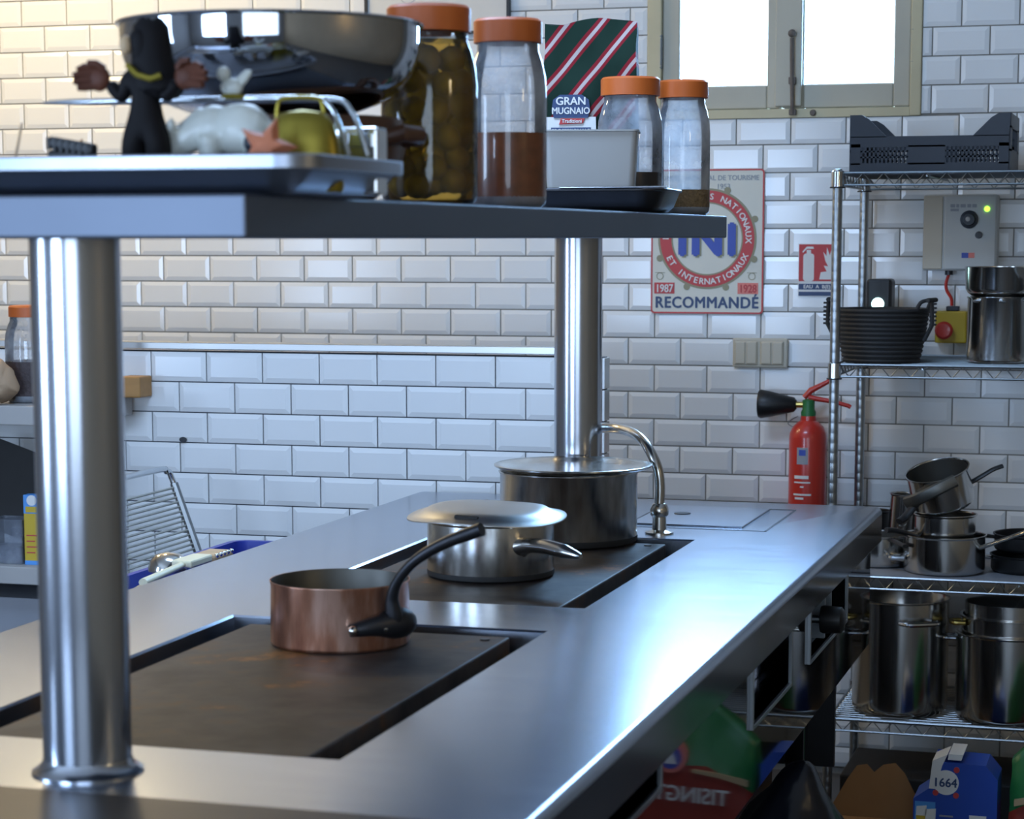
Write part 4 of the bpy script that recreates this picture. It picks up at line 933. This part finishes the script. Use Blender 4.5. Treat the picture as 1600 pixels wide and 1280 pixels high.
# crate on top
cr = thing('plastic_crate', 'blue-black plastic produce crate on the top rack shelf', 'crate', (-0.612, 5.86, T1)); cr.scale = (1.0, 1.0, 1.04)
CW, CD, CH = 0.196, 0.145, 0.140
def crate_side(w_, h0, h1, wing):
    """outline of a long side with raised corners"""
    return [(-w_, 0), (w_, 0), (w_+0.004, h1), (w_-0.030, h1), (w_-0.045, h1-0.012), (w_-0.088, h0), (-w_+0.088, h0), (-w_+0.045, h1-0.012), (-w_+0.030, h1), (-w_-0.004, h1)]
for sy in (-1, 1):
    fm_ = MB(); y = sy*CD
    # lower rim, upper band, end panels and a grid of narrow ribs between
    fm_.box(-CW, CW, y-0.004, y+0.004, 0, 0.024).box(-CW, CW, y-0.004, y+0.004, 0.062, 0.088).box(-CW, -CW+0.024, y-0.004, y+0.004, 0.02, 0.07).box(CW-0.024, CW, y-0.004, y+0.004, 0.02, 0.07).box(-0.052, 0.040, y-0.004, y+0.004, 0.02, 0.066)
    x = -CW+0.024
    while x < CW-0.024: fm_.box(x, x+0.005, y-0.003, y+0.003, 0.02, 0.066); x += 0.0105
    for z in (0.036, 0.050): fm_.box(-CW, CW, y-0.003, y+0.003, z, z+0.004)
    for s_ in (-1, 1): fm_.prism([(s_*CW, 0.086), (s_*(CW+0.003), CH), (s_*(CW-0.026), CH), (s_*(CW-0.044), CH-0.010), (s_*(CW-0.088), 0.088), (s_*(CW-0.09), 0.086)], y-0.004, y+0.004)
    fm_.build('long_side', 'navy_plastic', cr, smooth=False)
for sx in (-1, 1):
    x = sx*CW; MB().box(x-0.004, x+0.004, -CD, CD, 0, 0.055).box(x-0.004, x+0.004, -CD, CD, 0.105, CH).box(x-0.004, x+0.004, -CD, -CD+0.05, 0.05, 0.11).box(x-0.004, x+0.004, CD-0.05, CD, 0.05, 0.11).build('short_side', 'navy_plastic', cr, smooth=False)
MB().box(-CW, CW, -CD, CD, 0, 0.004).build('crate_floor', 'navy_plastic', cr, smooth=False)
# round black basket with looped handles
bk = thing('black_basket', 'black woven plastic basket with looped handles on the second rack shelf', 'basket', (-0.728, 5.768, T2))
q = MB()
for k in range(12):
    z = 0.004+k*0.0115; r = 0.092+0.022*(k/11)**0.8; a_ = 0.0062
    q.tube([(r*1.02*math.cos(2*PI*i/40), r*math.sin(2*PI*i/40), z) for i in range(40)], a_, 6, closed=True)
q.build('woven_side', 'black_soft', bk)
MB().lathe([(0, 0.001), (0.090, 0.001), (0.112, 0.132), (0.108, 0.132), (0.086, 0.006), (0, 0.006)], 40).build('basket_lining', 'black_soft', bk)
for a in (math.radians(-18), math.radians(186)):
    c, s_ = math.cos(a), math.sin(a); t = Vector((-s_, c, 0)); rr_ = Vector((c, s_, 0))
    q = MB()
    for d in (-0.034, 0.034): q.tube(cat_rom([rr_*0.108+t*d+Vector((0, 0, 0.126)), rr_*0.120+t*d*0.9+Vector((0, 0, 0.152)), rr_*0.136+t*d*0.5+Vector((0, 0, 0.158))], 4), 0.005, 8)
    q.tube([rr_*0.137-t*0.026+Vector((0, 0, 0.158)), rr_*0.137+t*0.026+Vector((0, 0, 0.158))], 0.006, 8)
    q.tube([rr_*0.137+Vector((0, 0, 0.158)), rr_*0.139+Vector((0, 0, 0.095)), rr_*0.118+Vector((0, 0, 0.055))], 0.0055, 8)
    for k in range(6): q.tube([rr_*0.132+Vector((0, 0, 0.148-k*0.0105)), rr_*0.150+Vector((0, 0, 0.149-k*0.0105))], 0.0030, 6)
    q.build('handle', 'black_soft', bk)
# device with glowing lamp
dv = thing('wall_speaker', 'black box with a glowing white lamp behind the basket', 'speaker', (-0.766, 6.02, T2))
MB().box(-0.034, 0.034, -0.03, 0.05, 0.0, 0.206, 0.008).build('housing', 'black', dv)
MB().lathe([(0, 0), (0.0165, 0), (0.0160, 0.006), (0.011, 0.010), (0, 0.011)], 24, (-0.002, -0.029, 0.140), mtx=Matrix.Rotation(PI/2, 3, 'X')).build('lamp_lens', 'cyan_led', dv)
# controller
co = thing('control_box', 'pale grey wall controller with dark knob and green light', 'control box', (-0.565, YT, 1.520))
MB().box(-0.098, 0.098, -0.065, 0, -0.100, 0.102, 0.005).build('housing', 'grey_box', co)
MB().box(-0.040, 0.094, -0.069, -0.064, -0.096, 0.098, 0.002).build('front_panel', 'grey_box', co)
MB().box(-0.096, -0.046, -0.067, -0.064, -0.096, 0.098, 0.002).build('side_strip', 'ivory_switch', co)
kb = MB().lathe([(0, 0), (0.024, 0), (0.024, 0.004), (0.017, 0.006), (0.015, 0.020), (0, 0.021)], 28, (0.024, -0.069, 0.036), mtx=Matrix.Rotation(PI/2, 3, 'X')).build('dial_knob', 'navy_plastic', co)
MB().sphere((0.022, -0.090, 0.037), 0.0065, 12, 8, (1, 0.4, 1)).build('knob_cap', 'white_plastic', kb)
MB().lathe([(0, 0), (0.010, 0), (0.009, 0.006), (0, 0.007)], 18, (0.050, -0.069, -0.005), mtx=Matrix.Rotation(PI/2, 3, 'X')).build('push_button', 'black', co)
MB().lathe([(0, 0), (0.0075, 0), (0.006, 0.004), (0, 0.005)], 18, (0.070, -0.069, 0.064), mtx=Matrix.Rotation(PI/2, 3, 'X')).build('indicator', 'green_led', co)
q = MB(); 
for k, (x, w_) in enumerate(((-0.026, 0.012), (-0.011, 0.008), (0.0, 0.014), (0.018, 0.010), (0.031, 0.012))): q.box(x, x+w_, -0.0696, -0.069, 0.068, 0.077)
q.box(-0.026, -0.004, -0.0696, -0.069, 0.058, 0.065); q.build('printed_title', 'grey_print', co, smooth=False)
MB().box(0.006, 0.024, -0.0698, -0.069, -0.066, -0.052).build('blue_logo', 'blue_print', co, smooth=False)
MB().box(0.024, 0.040, -0.0698, -0.069, -0.066, -0.052).build('red_logo', 'pink_print', co, smooth=False)
MB().tube([(-0.03, -0.03, -0.098), (-0.03, -0.03, -0.112)], 0.011, 12).build('cable_gland', 'dark_steel', co)
MB().tube(cat_rom([(-0.03, -0.03, -0.110), (-0.037, -0.03, -0.135), (-0.034, -0.03, -0.155), (-0.022, -0.03, -0.175), (-0.020, -0.03, -0.195)], 5), 0.0045, 8).build('cable', 'red_paint', co, label='short red cable')
es = thing('emergency_stop', 'yellow box with red emergency stop button below the controller', 'switch', (-0.585, YT, 1.268))
MB().box(-0.042, 0.042, -0.050, 0, -0.043, 0.043, 0.004).build('housing', 'yellow', es)
MB().lathe([(0, 0), (0.014, 0), (0.014, 0.010), (0.024, 0.014), (0.024, 0.024), (0.018, 0.030), (0, 0.031)], 24, (-0.016, -0.050, -0.008), mtx=Matrix.Rotation(PI/2, 3, 'X')).build('stop_button', 'red_paint', es)
MB().box(-0.014, 0.020, -0.045, -0.015, 0.043, 0.056, 0.002).build('cable_entry', 'dark_steel', es)
# two pans on the second shelf
a_ = thing('double_boiler', 'tall shiny steel double boiler on the second rack shelf', 'pot', (-0.437, 5.82, T2))
MB().lathe(shell(0.080, 0.166, 0.002, cr=0.006, lip=0.002), 48).build('lower_pot', 'steel', a_)
up = MB().lathe([(0, 0.168), (0.07, 0.168), (0.080, 0.176), (0.086, 0.186), (0.0880, 0.240), (0.0895, 0.242), (0.0865, 0.242), (0.084, 0.186), (0, 0.172)], 48).build('upper_pot', 'steel', a_)
for k in range(3):
    a = math.radians(-130+k*50); MB().sphere((0.080*math.cos(a), 0.080*math.sin(a), 0.156), 0.010, 10, 6, (1, 1, 0.5)).build('lug', 'chrome', a_)
b_ = thing('steel_canister', 'steel canister at the right edge beside the double boiler', 'pot', (-0.272, 5.735, T2))
MB().lathe(shell(0.082, 0.200, 0.002, cr=0.006, lip=0.002), 48).build('canister_body', 'steel', b_)
MB().lathe([(0, 0.203), (0.080, 0.203), (0.084, 0.200), (0.084, 0.196), (0.083, 0.196), (0.083, 0.2)], 48).build('canister_lid', 'steel', b_)

# pile of pans on the third shelf
def pan(name, label, loc, r, h, m='steel', rot=(0, 0, 0), inner='tin'):
    t = thing(name, label, 'pan', loc, 0, 'pans piled on the third rack shelf'); t.rotation_euler = rot
    MB().lathe(shell(r, h, 0.002, cr=0.012, lip=0.003), 48).build('pan_body', m, t)
    MB().lathe([(0, 0.0045), (r-0.016, 0.0045), (r-0.004, 0.014), (r-0.0032, h-0.003)], 40).build('pan_inside', inner, t)
    return t
def long_handle(t, a, r, z, L=0.16, rise=0.03, m='black', w_=0.010):
    c, s_ = math.cos(a), math.sin(a)
    MB().tube(cat_rom([(c*(r-0.002), s_*(r-0.002), z), (c*(r+L*0.3), s_*(r+L*0.3), z+rise*0.4), (c*(r+L*0.7), s_*(r+L*0.7), z+rise*0.9), (c*(r+L), s_*(r+L), z+rise)], 5), w_, 10, flat=0.6).build('handle', m, t)
def ear(t, a, r, z, w_=0.035, out=0.03, m='chrome', rad=0.005):
    c, s_ = math.cos(a), math.sin(a); R_ = Vector((c, s_, 0)); T_ = Vector((-s_, c, 0))
    P = [R_*r-T_*w_, R_*(r+out*0.8)-T_*w_*0.85, R_*(r+out)-T_*w_*0.5, R_*(r+out)+T_*w_*0.5, R_*(r+out*0.8)+T_*w_*0.85, R_*r+T_*w_]
    MB().tube(cat_rom([p+Vector((0, 0, z)) for p in P], 4), rad, 8).build('handle', m, t)
p1 = pan('saute_pan', 'wide low steel pan at the bottom of the pan pile', (-0.552, 5.735, T3), 0.1035, 0.098)
ear(p1, math.radians(190), 0.103, 0.036, 0.025, 0.036, 'chrome', 0.006); long_handle(p1, math.radians(-24), 0.104, 0.070, 0.24, 0.075, 'steel_worn', 0.009)
p2 = pan('saucepan', 'steel saucepan stacked inside the wide low pan', (-0.553, 5.740, T3+0.070), 0.079, 0.080)
long_handle(p2, math.radians(212), 0.079, 0.024, 0.085, 0.018, 'black', 0.012)
p3 = pan('saucepan', 'steel saucepan tilted on top of the pan pile', (-0.556, 5.742, T3+0.172), 0.080, 0.098, rot=(math.radians(16), math.radians(-11), 0))
long_handle(p3, math.radians(18), 0.082, 0.040, 0.085, 0.020, 'black', 0.009); long_handle(p3, math.radians(228), 0.082, 0.045, 0.075, -0.025, 'black', 0.013)
q = MB().tube(cat_rom([(-0.085, -0.06, 0.045), (-0.05, -0.09, 0.062), (0.0, -0.10, 0.082), (0.05, -0.08, 0.092)], 5), 0.009, 8, flat=1.8).build('strap', 'tin', p3)
p4 = pan('saute_pan', 'steel pan half hidden behind the island corner', (-0.727, 5.81, T3), 0.078, 0.082)
long_handle(p4, math.radians(-60), 0.078, 0.075, 0.09, -0.004, 'black', 0.009); ear(p4, math.radians(-35), 0.078, 0.025, 0.02, 0.03, 'chrome')
p5 = pan('milk_pan', 'small steel milk pan at the back left of the pan pile', (-0.684, 5.965, T3), 0.045, 0.172, rot=(0, math.radians(3), 0))
p6 = pan('frying_pan', 'black frying pan lying right of the pan pile', (-0.345, 5.80, T3), 0.095, 0.045, 'black', inner='black'); long_handle(p6, math.radians(200), 0.095, 0.035, 0.08, 0.01, 'chrome', 0.007)
p7 = pan('frying_pan', 'black frying pan stacked on top of another at the right edge', (-0.335, 5.83, T3+0.050), 0.100, 0.045, 'black', inner='black'); long_handle(p7, math.radians(195), 0.10, 0.035, 0.10, 0.012, 'black', 0.008)
p8 = pan('frying_pan', 'dark skillet behind the island corner at the back of the shelf', (-0.776, 6.02, T3), 0.048, 0.118, 'black', inner='black')
# stock pots on the bottom shelf
s1 = thing('stockpot', 'tall steel stockpot with rod handles on the lowest rack shelf', 'stockpot', (-0.661, 5.752, T4), 0, 'stockpots on the lowest rack shelf')
MB().lathe(shell(0.1235, 0.300, 0.003, cr=0.016, lip=0.003), 56).build('pot_body', 'steel', s1); ear(s1, math.radians(-62), 0.1235, 0.250, 0.050, 0.032, 'chrome', 0.006); ear(s1, math.radians(118), 0.1235, 0.250, 0.050, 0.032, 'chrome', 0.006)
s2 = thing('stockpot', 'broad steel stockpot with an inset pot at the right edge', 'stockpot', (-0.385, 5.735, T4), 0, 'stockpots on the lowest rack shelf')
MB().lathe(shell(0.132, 0.225, 0.003, cr=0.016, lip=0.005), 56).build('pot_body', 'steel', s2)
MB().lathe([(0.118, 0.20), (0.118, 0.262), (0.1245, 0.264), (0.1245, 0.268), (0.1165, 0.268), (0.1155, 0.2)], 48).build('inset_pot', 'steel', s2)
MB().lathe([(0, 0.318), (0.06, 0.316), (0.104, 0.309), (0.111, 0.302), (0.1115, 0.267), (0.108, 0.267), (0.108, 0.30), (0, 0.312)], 48).build('pot_lid', 'steel', s2)
ear(s2, math.radians(186), 0.132, 0.206, 0.03, 0.03, 'chrome', 0.005); ear(s2, math.radians(198), 0.118, 0.25, 0.025, 0.028, 'brass', 0.006)

# ================================================================== FLOOR ITEMS
cbd = thing('cardboard_sheet', 'torn brown cardboard standing on the floor before the rack', 'cardboard', (-0.672, 5.42, 0))
out_ = [(-0.13, 0), (0.13, 0), (0.125, 0.12), (0.090, 0.140), (0.064, 0.188), (0.040, 0.212), (0.010, 0.206), (-0.012, 0.186), (-0.030, 0.205), (-0.055, 0.200), (-0.078, 0.165), (-0.112, 0.10)]
MB().prism(out_, -0.003, 0.003).build('upright_sheet', 'cardboard', cbd, smooth=False).rotation_euler = (math.radians(-8), 0, 0)
MB().box(-0.13, 0.13, -0.20, 0.0, 0.0, 0.075, 0.002).build('carton_base', 'cardboard', cbd)
def beer_pack(label, x, y, rz):
    t = thing('beer_carton', label, 'carton', (x, y, 0), rz)
    MB().prism([(-0.098, 0), (0.098, 0), (0.098, 0.235), (0.070, 0.268), (-0.055, 0.272), (-0.062, 0.205), (-0.098, 0.178)], -0.065, 0.065).build('carton_body', 'blue_pack', t, smooth=False)
    MB().prism([(-0.062, 0.205), (-0.055, 0.273), (-0.020, 0.290), (-0.032, 0.262), (-0.046, 0.205)], -0.0665, 0.03).build('white_flap', 'white_print', t, smooth=False)
    MB().prism([(-0.020, 0.276), (0.012, 0.276), (0.016, 0.290), (-0.018, 0.290)], -0.06, 0.06).build('carry_strap', 'white_print', t, smooth=False)
    MB().disc((-0.022, 0.222), 0.030, -0.0675, -0.065, 28).build('badge', 'white_print', t, smooth=False).scale = (1, 1, 1)
    tx = MB(); text(tx, '1664', 0.030, (-0.024, -0.0684, 0.212), 0.02, sx=0.95); tx.build('badge_lettering', 'navy_print', t, smooth=False)
    for px, pz in ((0.002, 0.254), (-0.046, 0.196), (0.002, 0.192)): MB().disc((px, pz), 0.007, -0.0682, -0.065, 12).build('red_ribbon', 'red_print', t, smooth=False)
    MB().box(-0.094, -0.046, -0.0665, -0.064, 0.060, 0.172).build('glass_panel', 'light_blue_pack', t, smooth=False)
    for k in range(2):
        g = MB().prism([(-0.088+k*0.022, 0.062), (-0.070+k*0.022, 0.062), (-0.067+k*0.022, 0.140-0.008*k), (-0.091+k*0.022, 0.140-0.008*k)], -0.0675, -0.066).build('beer_glass_print', 'yellow', t, smooth=False)
        MB().prism([(-0.091+k*0.022, 0.138-0.008*k), (-0.067+k*0.022, 0.138-0.008*k), (-0.066+k*0.022, 0.163-0.006*k), (-0.090+k*0.022, 0.160-0.006*k)], -0.0677, -0.066).build('foam_print', 'white_print', g, smooth=False)
    q = MB()
    for k in range(5): q.box(-0.036, -0.004-0.006*(k % 2), -0.0660, -0.065, 0.138-k*0.014, 0.142-k*0.014)
    q.build('small_print', 'grey_print', t, smooth=False)
    MB().box(0.034, 0.074, -0.0665, -0.065, 0.132, 0.146).build('white_tag', 'white_print', t, smooth=False)
    return t
beer_pack('blue beer carton with a white 1664 badge on the floor', -0.465, 5.30, 0.0)
dk = MB().box(-0.80, -0.05, 5.66, 5.98, 0.0, 0.12, 0.004).build('storage_plinth', 'black_soft', None); tag(dk, 'low black plinth on the floor under the rack', 'plinth')
bgm = crumple(blob(36, 24, 0.14, 0.17, 0.235, 2.2), 0.030, 7, 3); bgm.v = [(x*(1-0.45*max(0, z-0.25)/0.22), y*(1-0.45*max(0, z-0.25)/0.22), max(0.001, z)) for x, y, z in bgm.v]
bgo = bgm.build('bin_bag', 'bag_black', None, ang=3.0); bgo.location = (-0.700, 4.30, 0); tag(bgo, 'shiny black bin bag on the floor under the island', 'bag')
# printed sack at the right, mirrored in the polished flank of the island
sk = thing('printed_sack', 'green and red printed sack cut off by the right edge of the picture', 'sack', (-0.180, 5.350, 0.0))
sb = bag_mesh(0.330, 0.15, 0.375, 0.35); sb.v = [(x, y, z*(1-0.30*max(0, (-x-0.05)/0.115))) for x, y, z in sb.v]
lo = MB(); hi = MB(); nr = len(sb.v)//17
for k, f in enumerate(sb.f): (hi if (k//nr >= 9 and k < 16*nr) or k == len(sb.f)-1 else lo).f.append(f)
for nm, mb_, m_ in (('sack_lower', lo, 'sack_red'), ('sack_upper', hi, 'sack_green')):
    used = sorted({i for f in mb_.f for i in f}); mp_ = {j: i for i, j in enumerate(used)}
    MB().add([sb.v[i] for i in used], [tuple(mp_[i] for i in f) for f in mb_.f]).build(nm, m_, sk, ang=3.0)
tx = MB(); text(tx, 'TISINGTAL', 0.056, (0.022, -0.088, 0.122), 0.015, sx=0.92, rot=0.04); tx.build('lettering', 'white_print', sk, smooth=False)
MB().disc((0.045, 0.236), 0.044, -0.088, -0.070, 28).build('round_emblem', 'pink_print', sk, smooth=False)
MB().disc((0.045, 0.232), 0.030, -0.090, -0.070, 24).build('emblem_field', 'blue_print', sk, smooth=False)
MB().prism([(0.028, 0.216), (0.062, 0.216), (0.058, 0.232), (0.045, 0.256), (0.032, 0.232)], -0.092, -0.080).build('emblem_peak', 'white_print', sk, smooth=False)
MB().prism([(-0.150, 0.168), (-0.08, 0.186), (-0.01, 0.196), (-0.01, 0.203), (-0.08, 0.197), (-0.150, 0.182)], -0.086, -0.07).build('sand_band', 'sand_print', sk, smooth=False)

# ================================================================== LEFT SIDE
# shelf unit at the far left
lu = thing('shelf_unit', 'worn white shelf unit at the far left edge', 'shelf unit', (0, 0, 0))
for z0, z1 in ((1.065, 1.1115), (0.680, 0.7230)): MB().box(-3.55, -2.525 if z0 > 1 else -2.555, 4.72, 5.095, z0, z1, 0.003).build('shelf_board', 'shelf_white', lu)
MB().box(-3.55, -2.56, 4.76, 5.095, 0.0, 0.64, 0.003).build('cabinet_base', 'grey_cabinet', lu)
for x in (-3.5, -3.0): MB().box(x-0.012, x+0.012, 5.05, 5.09, 0.62, 1.09).build('bracket', 'grey_cabinet', lu, smooth=False)
wk = MB().box(-2.535, -2.475, 5.035, 5.106, 1.1125, 1.165, 0.004).build('wooden_block', 'wood', None); tag(wk, 'small honey-coloured wooden block on the end of the white shelf', 'block')
S1Z, S2Z = 1.112, 0.7235
make_jar('glass jar of dark beans on the white shelf at the far left', -2.675, 4.86, S1Z, 0.066, 0.235, 0.028, 0.055, 'jar_glass_hazy', 0.10, 'beans')
q = crumple(blob(28, 20, 0.085, 0.05, 0.07, 2.0), 0.022, 16, 2); q.v = [(x, y, max(0.001, z)) for x, y, z in q.v]
o = q.build('crumpled_bag', 'paper_bag', None, ang=3.0); o.scale = (0.72, 0.8, 0.72); o.location = (-2.725, 4.762, S1Z); tag(o, 'crumpled brown bag before the bean jar', 'bag')
bf = thing('black_folder', 'black folder in clear plastic leaning on the lower left shelf', 'folder', (-2.70, 4.86, S2Z))
fo = MB().box(-0.20, 0.045, -0.003, 0.003, 0.0, 0.215).build('folder_sheet', 'black_soft', bf, smooth=False); fo.rotation_euler = (math.radians(-10), math.radians(18), 0); fo.location = (-0.02, 0.0, 0.045)
q = MB().box(0.0, 0.06, -0.003, 0.003, 0.0, 0.215); q = crumple(q, 0.003, 20, 1); fo2 = q.build('plastic_sleeve', 'clear_plastic', bf, smooth=False); fo2.rotation_euler = (math.radians(-10), math.radians(18), 0); fo2.location = (0.025, 0.0, 0.040)
bx_ = thing('food_carton', 'narrow yellow and blue food carton on the lower left shelf', 'carton', (-2.635, 4.775, S2Z), 0.1)
MB().box(-0.021, 0.021, -0.015, 0.015, 0, 0.125).build('carton_body', 'yellow', bx_, smooth=False)
MB().box(-0.0215, 0.0215, -0.0155, 0.0155, 0.125, 0.170).build('carton_top', 'light_blue_pack', bx_, smooth=False)
MB().box(-0.0215, 0.0215, -0.0156, 0.0155, 0.0, 0.010).build('carton_foot', 'light_blue_pack', bx_, smooth=False)
MB().disc((0, 0.157), 0.013, -0.0165, -0.015, 18).build('carton_badge', 'white_print', bx_, smooth=False)
MB().box(-0.016, 0.014, -0.0165, -0.015, 0.128, 0.142).build('carton_picture', 'yellow', bx_, smooth=False)
q = MB()
for k in range(4): q.box(-0.016, 0.012-0.006*(k % 2), -0.0155, -0.0149, 0.070-k*0.014, 0.073-k*0.014)
q.build('small_print', 'red_print', bx_, smooth=False)
rb = thing('sauce_bottle', 'slim red sauce bottle beside the yellow carton', 'bottle', (-2.588, 4.79, S2Z))
MB().lathe([(0, 0), (0.016, 0), (0.017, 0.004), (0.017, 0.10), (0.012, 0.115), (0.007, 0.12), (0.0065, 0.128)], 24).build('bottle_body', 'sack_red', rb)
MB().lathe([(0.0172, 0.065), (0.0174, 0.066), (0.0174, 0.092), (0.0172, 0.093)], 24).build('bottle_label', 'white_print', rb); MB().lathe([(0.0075, 0.126), (0.008, 0.127), (0.006, 0.145), (0, 0.146)], 16).build('bottle_cap', 'orange_lid', rb)
pc = thing('clear_container', 'clear plastic container at the left end of the lower shelf', 'container', (-2.70, 4.785, S2Z))
frustum(0.075, 0.06, 0.085, 0.07, 0, 0.11, 0.008).build('container_body', 'clear_plastic', pc); frustum(0.06, 0.045, 0.062, 0.048, 0.004, 0.045, 0.006).build('container_contents', 'grey_cabinet', pc)
# tubular chair with cord back (faces the island)
ch = thing('cord_chair', 'chrome tube chair with clear cord back beside the partition', 'chair', (-2.20, 4.62, 0))
Z0c, Z1c = 0.60, 0.962; yA, yB = -0.24, 0.215
def back_x(z): return -0.105+0.10*(Z1c-z)/(Z1c-0.78)*0.62
fp_ = [(back_x(0.58), yA, 0.58), (back_x(0.75), yA, 0.75), (back_x(0.93), yA, 0.93), (back_x(0.955), yA+0.02, 0.955), (back_x(Z1c), yA+0.06, Z1c), (back_x(Z1c), yB-0.06, Z1c), (back_x(0.955), yB-0.018, 0.955), (back_x(0.93), yB, 0.93), (back_x(0.75), yB, 0.75), (back_x(0.58), yB, 0.58)]
MB().tube(cat_rom(fp_, 4), 0.0075, 10).build('back_frame', 'chrome', ch)
for k in range(17):
    z = 0.915-k*0.0112; MB().tube([(back_x(z), yA+0.004, z), (back_x(z), yB-0.004, z)], 0.0030, 6, cap=False).build('cord', 'clear_cord', ch)
for y in (yA, yB): MB().tube([(back_x(0.92)-0.001, y, 0.925), (back_x(0.70)-0.001, y, 0.72)], 0.0105, 8).build('cord_sleeve', 'zinc', ch)
sf_ = [(back_x(0.58), yA, 0.58), (0.02, yA, 0.56), (0.16, yA, 0.56), (0.20, yA+0.05, 0.56), (0.20, yB-0.05, 0.56), (0.16, yB, 0.56), (0.02, yB, 0.56), (back_x(0.58), yB, 0.58)]
MB().tube(sf_, 0.0105, 10).build('seat_frame', 'chrome', ch)
for k in range(9): x = 0.04+k*0.018; MB().tube([(x, yA, 0.565), (x, yB, 0.565)], 0.0035, 6, cap=False).build('cord', 'clear_cord', ch)
for x, y in ((0.03, yA), (0.03, yB), (0.15, yA), (0.15, yB)): MB().tube([(x, y, 0.56), (x+(-0.05 if x < 0.1 else 0.03), y, 0.0)], 0.0105, 10).build('leg', 'chrome', ch)
# blue tub with utensils
tb = thing('blue_tub', 'cobalt blue plastic tub between the chair and the island', 'tub', (-1.872, 4.10, 0))
def open_box(w_, d_, h_, t_, cr_):
    L = [[(x, y, z) for x, y in rrect(-a/2, a/2, -b/2, b/2, c, 4)] for a, b, c, z in ((w_*0.9, d_*0.94, cr_, 0), (w_, d_, cr_, h_-0.02), (w_+0.02, d_+0.02, cr_+0.01, h_-0.018), (w_+0.02, d_+0.02, cr_+0.01, h_), (w_-t_, d_-t_, cr_-0.003, h_), (w_*0.9-t_, d_*0.94-t_, cr_-0.003, 0.01))]
    n = len(L[0]); F = []
    for i in range(len(L)-1):
        for k in range(n): k2 = (k+1) % n; F.append((i*n+k, i*n+k2, (i+1)*n+k2, (i+1)*n+k))
    F.append(tuple(range(n))[::-1]); F.append(tuple(range((len(L)-1)*n, len(L)*n)))
    return MB().add([p for l in L for p in l], F)
open_box(0.20, 0.76, 0.846, 0.008, 0.03).build('tub_body', 'blue_plastic', tb)
MB().box(-0.085, 0.085, -0.33, 0.33, 0.79, 0.80).build('tub_insert', 'blue_plastic', tb, smooth=False)
la = thing('soup_ladle', 'steel ladle bowl upside down in the blue tub', 'ladle', (-1.905, 3.985, 0.815))
MB().lathe([(0.040, 0.036), (0.040, 0.042), (0.036, 0.058), (0.024, 0.070), (0, 0.075), (0, 0.072), (0.023, 0.067), (0.034, 0.056), (0.038, 0.04)], 28).build('ladle_bowl', 'steel', la)
MB().tube(cat_rom([(0.02, -0.034, 0.045), (0.005, -0.10, 0.03), (-0.008, -0.20, 0.012)], 5), 0.006, 8, flat=0.5).build('ladle_handle', 'steel', la)
spt = thing('cream_spatula', 'cream silicone spatula lying across the blue tub', 'spatula', (0, 0, 0))
MB().tube([(-1.838, 3.735, 0.868), (-1.842, 3.85, 0.872), (-1.845, 3.93, 0.875)], [0.009, 0.008, 0.007], 10, flat=0.9).build('spatula_handle', 'cream_cloth', spt)
MB().box(-1.868, -1.824, 3.92, 4.02, 0.868, 0.884, 0.004).build('spatula_blade', 'cream_cloth', spt)
brh = thing('wooden_brush', 'wooden brush head with steel studs at the end of the spatula', 'brush', (-1.850, 4.075, 0.858))
MB().box(-0.028, 0.028, -0.045, 0.045, 0.0, 0.022, 0.006).build('brush_head', 'wood_pale', brh)
for k in range(5): MB().sphere((0.026, -0.036+k*0.018, 0.020), 0.005, 10, 6).build('stud', 'chrome', brh)

# ================================================================== LAMPS
def pendant(label, x, y, z, power, col=WARM, rad=0.10):
    t = thing('pendant_lamp', label, 'lamp', (x, y, z), 0, 'warm pendant lamps by the back wall')
    MB().tube([(0, 0, 0.10), (0, 0, 2.95-z)], 0.004, 8).build('cord', 'black', t)
    MB().lathe([(0.015, 0.11), (0.05, 0.10), (0.13, 0.02), (0.135, 0.0), (0.131, 0.0), (0.125, 0.02), (0.046, 0.095), (0.015, 0.105)], 32).build('shade', 'white_plastic', t)
    MB().sphere((0, 0, 0.045), 0.03, 16, 10).build('bulb', M['bulb'], t)
    l = bpy.data.lights.new('lamp_light', 'POINT'); l.energy = power; l.color = col; l.shadow_soft_size = rad
    o = bpy.data.objects.new('lamp_light', l); COL.objects.link(o); o.location = (0, 0, -0.03); o.parent = t
M['bulb'] = emis('warm_bulb', (1.0, 0.72, 0.35), 6.0)
pendant('warm pendant lamp above the partition at the far left', -3.65, 5.35, 2.62, 28)
pendant('warm pendant lamp above the partition behind the bowl', -2.85, 5.35, 2.62, 19)
pendant('warm pendant lamp by the right hand wall', 1.25, 2.1, 2.10, 7)
